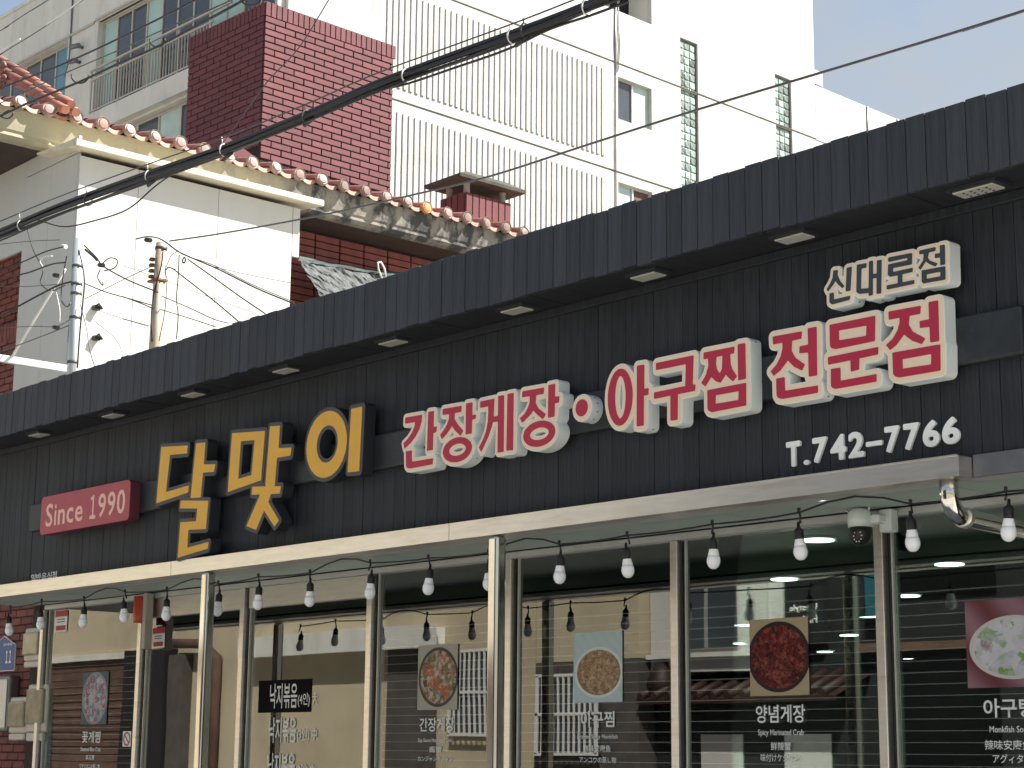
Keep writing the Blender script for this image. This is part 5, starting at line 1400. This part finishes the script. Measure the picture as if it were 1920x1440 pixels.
# left facade: window bands, pier, slabs
YL = 0.7
BAYS = [(-8.72, -0.62, 18.2, 20.9), (-8.72, -0.62, 14.9, 17.56), (-18.0, -10.30, 18.2, 20.85), (-18.0, -10.30, 14.9, 17.5)]
wall_y('wall_panel', YL, 0.30, -30, XW, 0, 20.93, BAYS, arender_m)
wall_y('wall_panel', YL, 0.30, -30, XW, 20.97, 22.62, [], arender_m)
part('joint_strip', MB().box(-30, XW-0.2, YL+0.04, YL+0.1, 20.9, 21.0), groove_m)
part('coping', MB().box(-30, XW-0.1, YL-0.05, YL+0.4, 22.622, 22.72), arender_m)
part('return_wall', MB().box(XW-0.3, XW-0.002, YL+0.31, 3.54, 0, 27.4), render_m)
part('upper_wall', MB().box(XW-0.6, XW-0.31, 3.6, 3.9, 22.4, 27.4), render_m)
for (a, b, c) in ((-18, -8.9, 20.86), (-8.72, -0.7, 20.915)):
    part('window_hood', MB().box(a-0.1, b, YL-0.05, YL-0.001, c+0.005, c+0.07), beigealu_m)
def band(x0, x1, z0, z1, n, mats, y):
    fw = MB(); f = 0.06
    fw.box(x0, x1, y, y+0.06, z0, z0+f); fw.box(x0, x1, y, y+0.06, z1-f, z1)
    w_ = fw.build('window', beigealu_m, ap)
    st_ = (x1-x0)/n
    for i in range(n+1):
        xx = min(max(x0+st_*i, x0+0.03), x1-0.03); MB().box(xx-0.03, xx+0.03, y-0.01, y+0.05, z0+f, z1-f).build('mullion', beigealu_m, w_)
    for i in range(n): MB().box(x0+st_*i+0.031, x0+st_*(i+1)-0.031, y+0.02, y+0.03, z0+f, z1-f).build('pane', mats[i % len(mats)], w_)
band(-8.70, -0.65, 18.22, 20.88, 11, [mint_m, dglass_m, dglass_m, mint_m, dglass_m, dglass_m, dglass_m, mint_m], YL+0.16)
band(-8.70, -0.65, 14.95, 17.54, 8, [dglass_m, mint_pale_m, dglass_m, mint_pale_m, dglass_m], YL+0.16)
band(-18.0, -10.32, 18.22, 20.83, 9, [dglass_m, dglass_m, dglass_m, dglass_m, dglass_m, dglass_m, dglass_m, dglass_m, blue_curtain_m], YL+0.16)
part('window_dark', MB().box(-18.2, -0.55, YL+0.45, YL+0.6, 14.5, 21.2), gap_m)
# balcony railing
rg = MB().box(-8.75, -3.0, YL-0.14, YL-0.09, 19.14, 19.19).build('railing', beigealu_m, ap)
MB().box(-8.75, -3.0, YL-0.13, YL-0.10, 18.26, 18.30).build('bottom_rail', beigealu_m, rg)
MB().box(-8.75, -2.2, YL-0.17, YL-0.11, 19.40, 19.45).build('hand_rail', beigealu_m, rg)
bm_ = MB().box(-0.012, 0.012, YL-0.127, YL-0.103, 18.301, 19.139).mesh('baluster'); bm_.materials.append(beigealu_m)
x = -8.68
while x < -3.05:
    o = bpy.data.objects.new('baluster', bm_); COL.objects.link(o); o.parent = rg; o.location = (x, 0, 0); x += 0.135
for x in (-8.7, -7.3, -5.9, -4.5, -3.1): MB().box(x-0.02, x+0.02, YL-0.135, YL-0.095, 18.2, 19.40).build('rail_post', beigealu_m, rg)
part('slab_edge', MB().box(-8.9, -3.0, YL-0.2, YL-0.001, 17.62, 18.17), arender_m)
# small cameras and cables on the pier
for (x, z) in ((-9.45, 20.35), (-9.55, 19.95)):
    part('pier_camera', MB().tube([(x, YL-0.02, z), (x, YL-0.2, z)], 0.05, 8).tube([(x-0.25, YL-0.24, z+0.02), (x+0.12, YL-0.2, z-0.02)], 0.07, 10), dsteel_m)
part('wall_cable', MB().tube([(-10.15, YL-0.03, 22.6), (-10.12, YL-0.03, 20.6), (-10.0, YL-0.1, 20.1), (-10.2, YL-0.1, 19.7)], 0.025, 6), dsteel_m)
part('vent', MB().lathe([(0.09, -0.02), (0.06, 0.02)], (-9.3, YL-0.03, 18.35), 10), dsteel_m)
# brick tower
bt = MB().box(-3.09, -0.012, 0.012, 3.84, 0, 18.57).build('brick_tower', mortar_m, ap)
ZTOP = 18.585
RH, BL = 0.1565, 0.575
bxm = bevel_box_mesh('brick', -0.02, 0.02, -BL/2+0.014, BL/2-0.014, -RH/2+0.015, RH/2-0.015, 0.006); bxm.materials.append(ared_m)
bym = bevel_box_mesh('brick', -BL/2+0.014, BL/2-0.014, -0.02, 0.02, -RH/2+0.011, RH/2-0.011, 0.006); bym.materials.append(ared_m)
sxm = bevel_box_mesh('brick', -0.022, 0.022, -RH/2+0.011, RH/2-0.011, -0.17, 0.17, 0.006); sxm.materials.append(ared_m)
sym = bevel_box_mesh('brick', -RH/2+0.011, RH/2-0.011, -0.022, 0.022, -0.17, 0.17, 0.006); sym.materials.append(ared_m)
def place(me, loc, sc=None):
    o = bpy.data.objects.new('brick', me); COL.objects.link(o); o.parent = bt; o.location = loc
    if sc: o.scale = sc
y = RH/2
while y < 3.84: place(sxm, (0.0, y, ZTOP-0.17)); y += RH
x = -RH/2-0.01
while x > -3.1: place(sym, (x, 0.0, ZTOP-0.17)); x -= RH
for r in range(22):
    z = ZTOP-0.345-RH*(r+0.5)
    L0 = 0.0
    st_ = -BL/2 if r % 2 else 0
    y = st_
    while y < 3.83:
        a, b = max(y, 0.0), min(y+BL, 3.84)
        if b-a > 0.08: place(bxm, (random.uniform(-0.003, 0.003), (a+b)/2, z), (1, (b-a-0.02)/(BL-0.02), 1))
        y += BL
    if r < 20:
        x = -st_ if r % 2 else 0
        x = 0.0+(BL/2 if r % 2 else 0)
        while x > -3.08:
            b, a = min(x, -0.02), max(x-BL, -3.09)
            if b-a > 0.08: place(bym, ((a+b)/2, random.uniform(-0.003, 0.003), z), ((b-a-0.02)/(BL-0.02), 1, 1))
            x -= BL

# ================================================================== ACROSS THE STREET (seen in the shop glass)
def thing(name, loc, label, cat, group=None): return root(name, loc, label, cat, group)
h1 = thing('beige_house', (-24, -6, 0), 'beige rendered house with white awning across the street', 'house')
wb = MB(); wb.box(-30.2, -19.2, -9, -3.0, 0, 5.6); wb.build('wall', beige_m, h1)
MB().box(-19.19, -17.15, -9, -3.02, 2.88, 5.4).build('wall', beige_m, h1); MB().box(-19.19, -17.15, -9, -3.0, 0, 2.87).build('brick_base', greyb_m, h1)
aw = MB(); aw.box(-26.3, -21.2, -2.99, -2.75, 3.22, 3.46); aw.build('awning', white_m, h1)
MB().box(-26.4, -21.1, -2.745, -2.70, 3.16, 3.5).build('awning_edge', arender_m, h1)
MB().box(-22.5, -21.35, -2.99, -2.93, 0, 3.18).build('brick_pier', greyb_m, h1)
MB().box(-30.19, -28.75, -2.99, -2.72, 0, 3.42).build('added_dark_block', gap_m, h1)  # black block added so the shop glass reflects a dark area
MB().box(-28.74, -28.2, -2.99, -2.80, 0, 3.30).build('brick_pier', greyb_m, h1)
MB().tube([(-27.3, -2.9, 0.2), (-27.3, -2.9, 3.2), (-27.6, -2.8, 3.45), (-28.6, -2.8, 3.5)], 0.09, 10).build('pipe', brownb_m, h1)
MB().box(-30.4, -17.0, -9.3, -2.7, 5.61, 5.85).build('roof_slab', arender_m, h1)
for (x0, x1, z0, z1) in ((-20.92, -20.02, 1.88, 3.09), (-19.03, -17.83, 1.62, 2.69)):
    wn = MB().box(x0, x1, -2.98, -2.95, z0, z1).build('window', dglass_m, h1)
    gr = MB()
    for zz in (z0, (z0+z1)/2, z1): gr.box(x0-0.03, x1+0.03, -2.90, -2.87, zz-0.02, zz+0.02)
    for xx in (x0, x1): gr.box(xx-0.025, xx+0.025, -2.90, -2.87, z0, z1)
    gb = gr.build('grille_frame', whitewire_m, wn); gb.location = (0, 0, 0)
    n = int((x1-x0)/0.105)
    for k in range(1, n):
        b_ = MB().box(x0+(x1-x0)*k/n-0.012, x0+(x1-x0)*k/n+0.012, -2.898, -2.872, z0, z1).build('grille_bar', whitewire_m, wn); b_.location = (0, 0, 0)
h2 = thing('brown_brick_house', (-40, -6, 0), 'brown brick house with beige upper wall across the street', 'house')
MB().box(-60, -30.25, -10, -3.0, 0, 3.35).build('wall', brownb_m, h2); MB().box(-60, -30.25, -10, -3.05, 3.351, 6).build('upper_wall', beige_m, h2); MB().box(-60, -30.2, -3.05, -2.9, 3.30, 3.42).build('ledge', arender_m, h2)
for k in range(22): MB().box(-59, -30.3, -2.999, -2.985, 0.3+k*0.14, 0.40+k*0.14).build('brick_course', brownb_m, h2)
for x in (-36.0, -34.2): MB().box(x, x+0.9, -2.98, -2.95, 1.2, 2.6).build('window', dglass_m, h2)
h3 = thing('low_tiled_house', (-16, -6, 0), 'low dark house with terracotta tile roof across the street', 'house')
MB().box(-17.12, -14.0, -3.58, -3.3, 0, 2.3).build('wall', dbuild_m, h3)
rf3 = MB(); rf3.poly([(-17.1, -2.9, 2.33), (-13.8, -2.9, 2.33), (-13.8, -3.59, 2.60), (-17.1, -3.59, 2.60)]); rf3.poly([(-17.1, -2.9, 2.27), (-13.8, -2.9, 2.27), (-13.8, -2.9, 2.33), (-17.1, -2.9, 2.33)]); rf3 = rf3.build('roof', dtile_m, h3)
x = -17.0
bar3 = MB()
while x < -13.85:
    o = MB().tube([(x, -2.88, 2.36), (x, -3.58, 2.63)], 0.06, 8).build('barrel_tile', dtile_m, rf3); o.location = (0, 0, 0); x += 0.25
MB().lathe([(0.22, 0), (0.20, 0.2), (0.08, 0.42)], (-16.9, -3.2, 2.4), 10).build('ridge_ornament', dtile_m, rf3).location = (0, 0, 0)
for x in (-16.3, -14.9): MB().box(x, x+0.7, -3.29, -3.27, 1.0, 1.9).build('window', palegrey_m, h3)
h4 = thing('pale_grey_building', (-16, -8, 0), 'pale grey two storey building with dark windows behind the tiled roof', 'building')
MB().box(-17.13, -15.3, -10, -3.22, 2.68, 6.4).build('wall', palegrey_m, h4)
for x in (-16.55, ):
    wn = MB().box(x, x+0.95, -3.21, -3.18, 2.98, 3.9).build('window', dglass_m, h4); MB().box(x+0.45, x+0.50, -3.175, -3.16, 2.98, 3.9).build('mullion', aluminium_m, wn).location = (0, 0, 0)
MB().box(-17.12, -15.3, -3.21, -3.12, 2.86, 2.92).build('ledge', arender_m, h4)
h5 = thing('charcoal_shop', (-10, -8, 0), 'charcoal shop building with dark windows across the street', 'shop')
MB().box(-15.29, -5.5, -15, -3.6, 0, 6.2).build('wall', dbuild_m, h5)
for x in (-13.3, -11.5, -9.7, -7.9):
    MB().box(x, x+1.3, -3.59, -3.56, 0.6, 2.6).build('window', blackboard_m, h5); MB().box(x, x+1.3, -3.59, -3.56, 3.5, 5.0).build('window', blackboard_m, h5)
MB().box(-13.9, -5.4, -3.59, -3.45, 2.85, 2.95).build('ledge', brownb_m, h5)
MB().box(-13.75, -13.45, -3.55, -3.45, 3.25, 4.0).build('teal_shutter', teal_m, h5)
h6 = thing('hanging_sign', (-14.7, -3.5, 3.4), 'dark hanging sign with two lines of white lettering across the street', 'sign')
MB().box(-15.02, -14.42, -3.55, -3.45, 3.0, 3.8).build('board', gap_m, h6); MB().box(-15.28, -15.05, -3.55, -3.45, 2.66, 3.8).build('side_panel', palegrey_m, h6)
def back_text(body, x0, x1, z0, z1, y, parent):
    o = text_mesh('text_line', body, 0, x1-x0, 0, z1-z0, 0, white_m, None, 0.004, 0.0)
    o.parent = parent; o.location = Vector((x1, y, z0))-ROOTLOC[parent.name]; o.rotation_euler = (0, 0, math.pi)
back_text('Lifestyle', -14.94, -14.52, 3.38, 3.48, -3.445, h6); back_text('Platform', -14.94, -14.52, 3.24, 3.34, -3.445, h6)
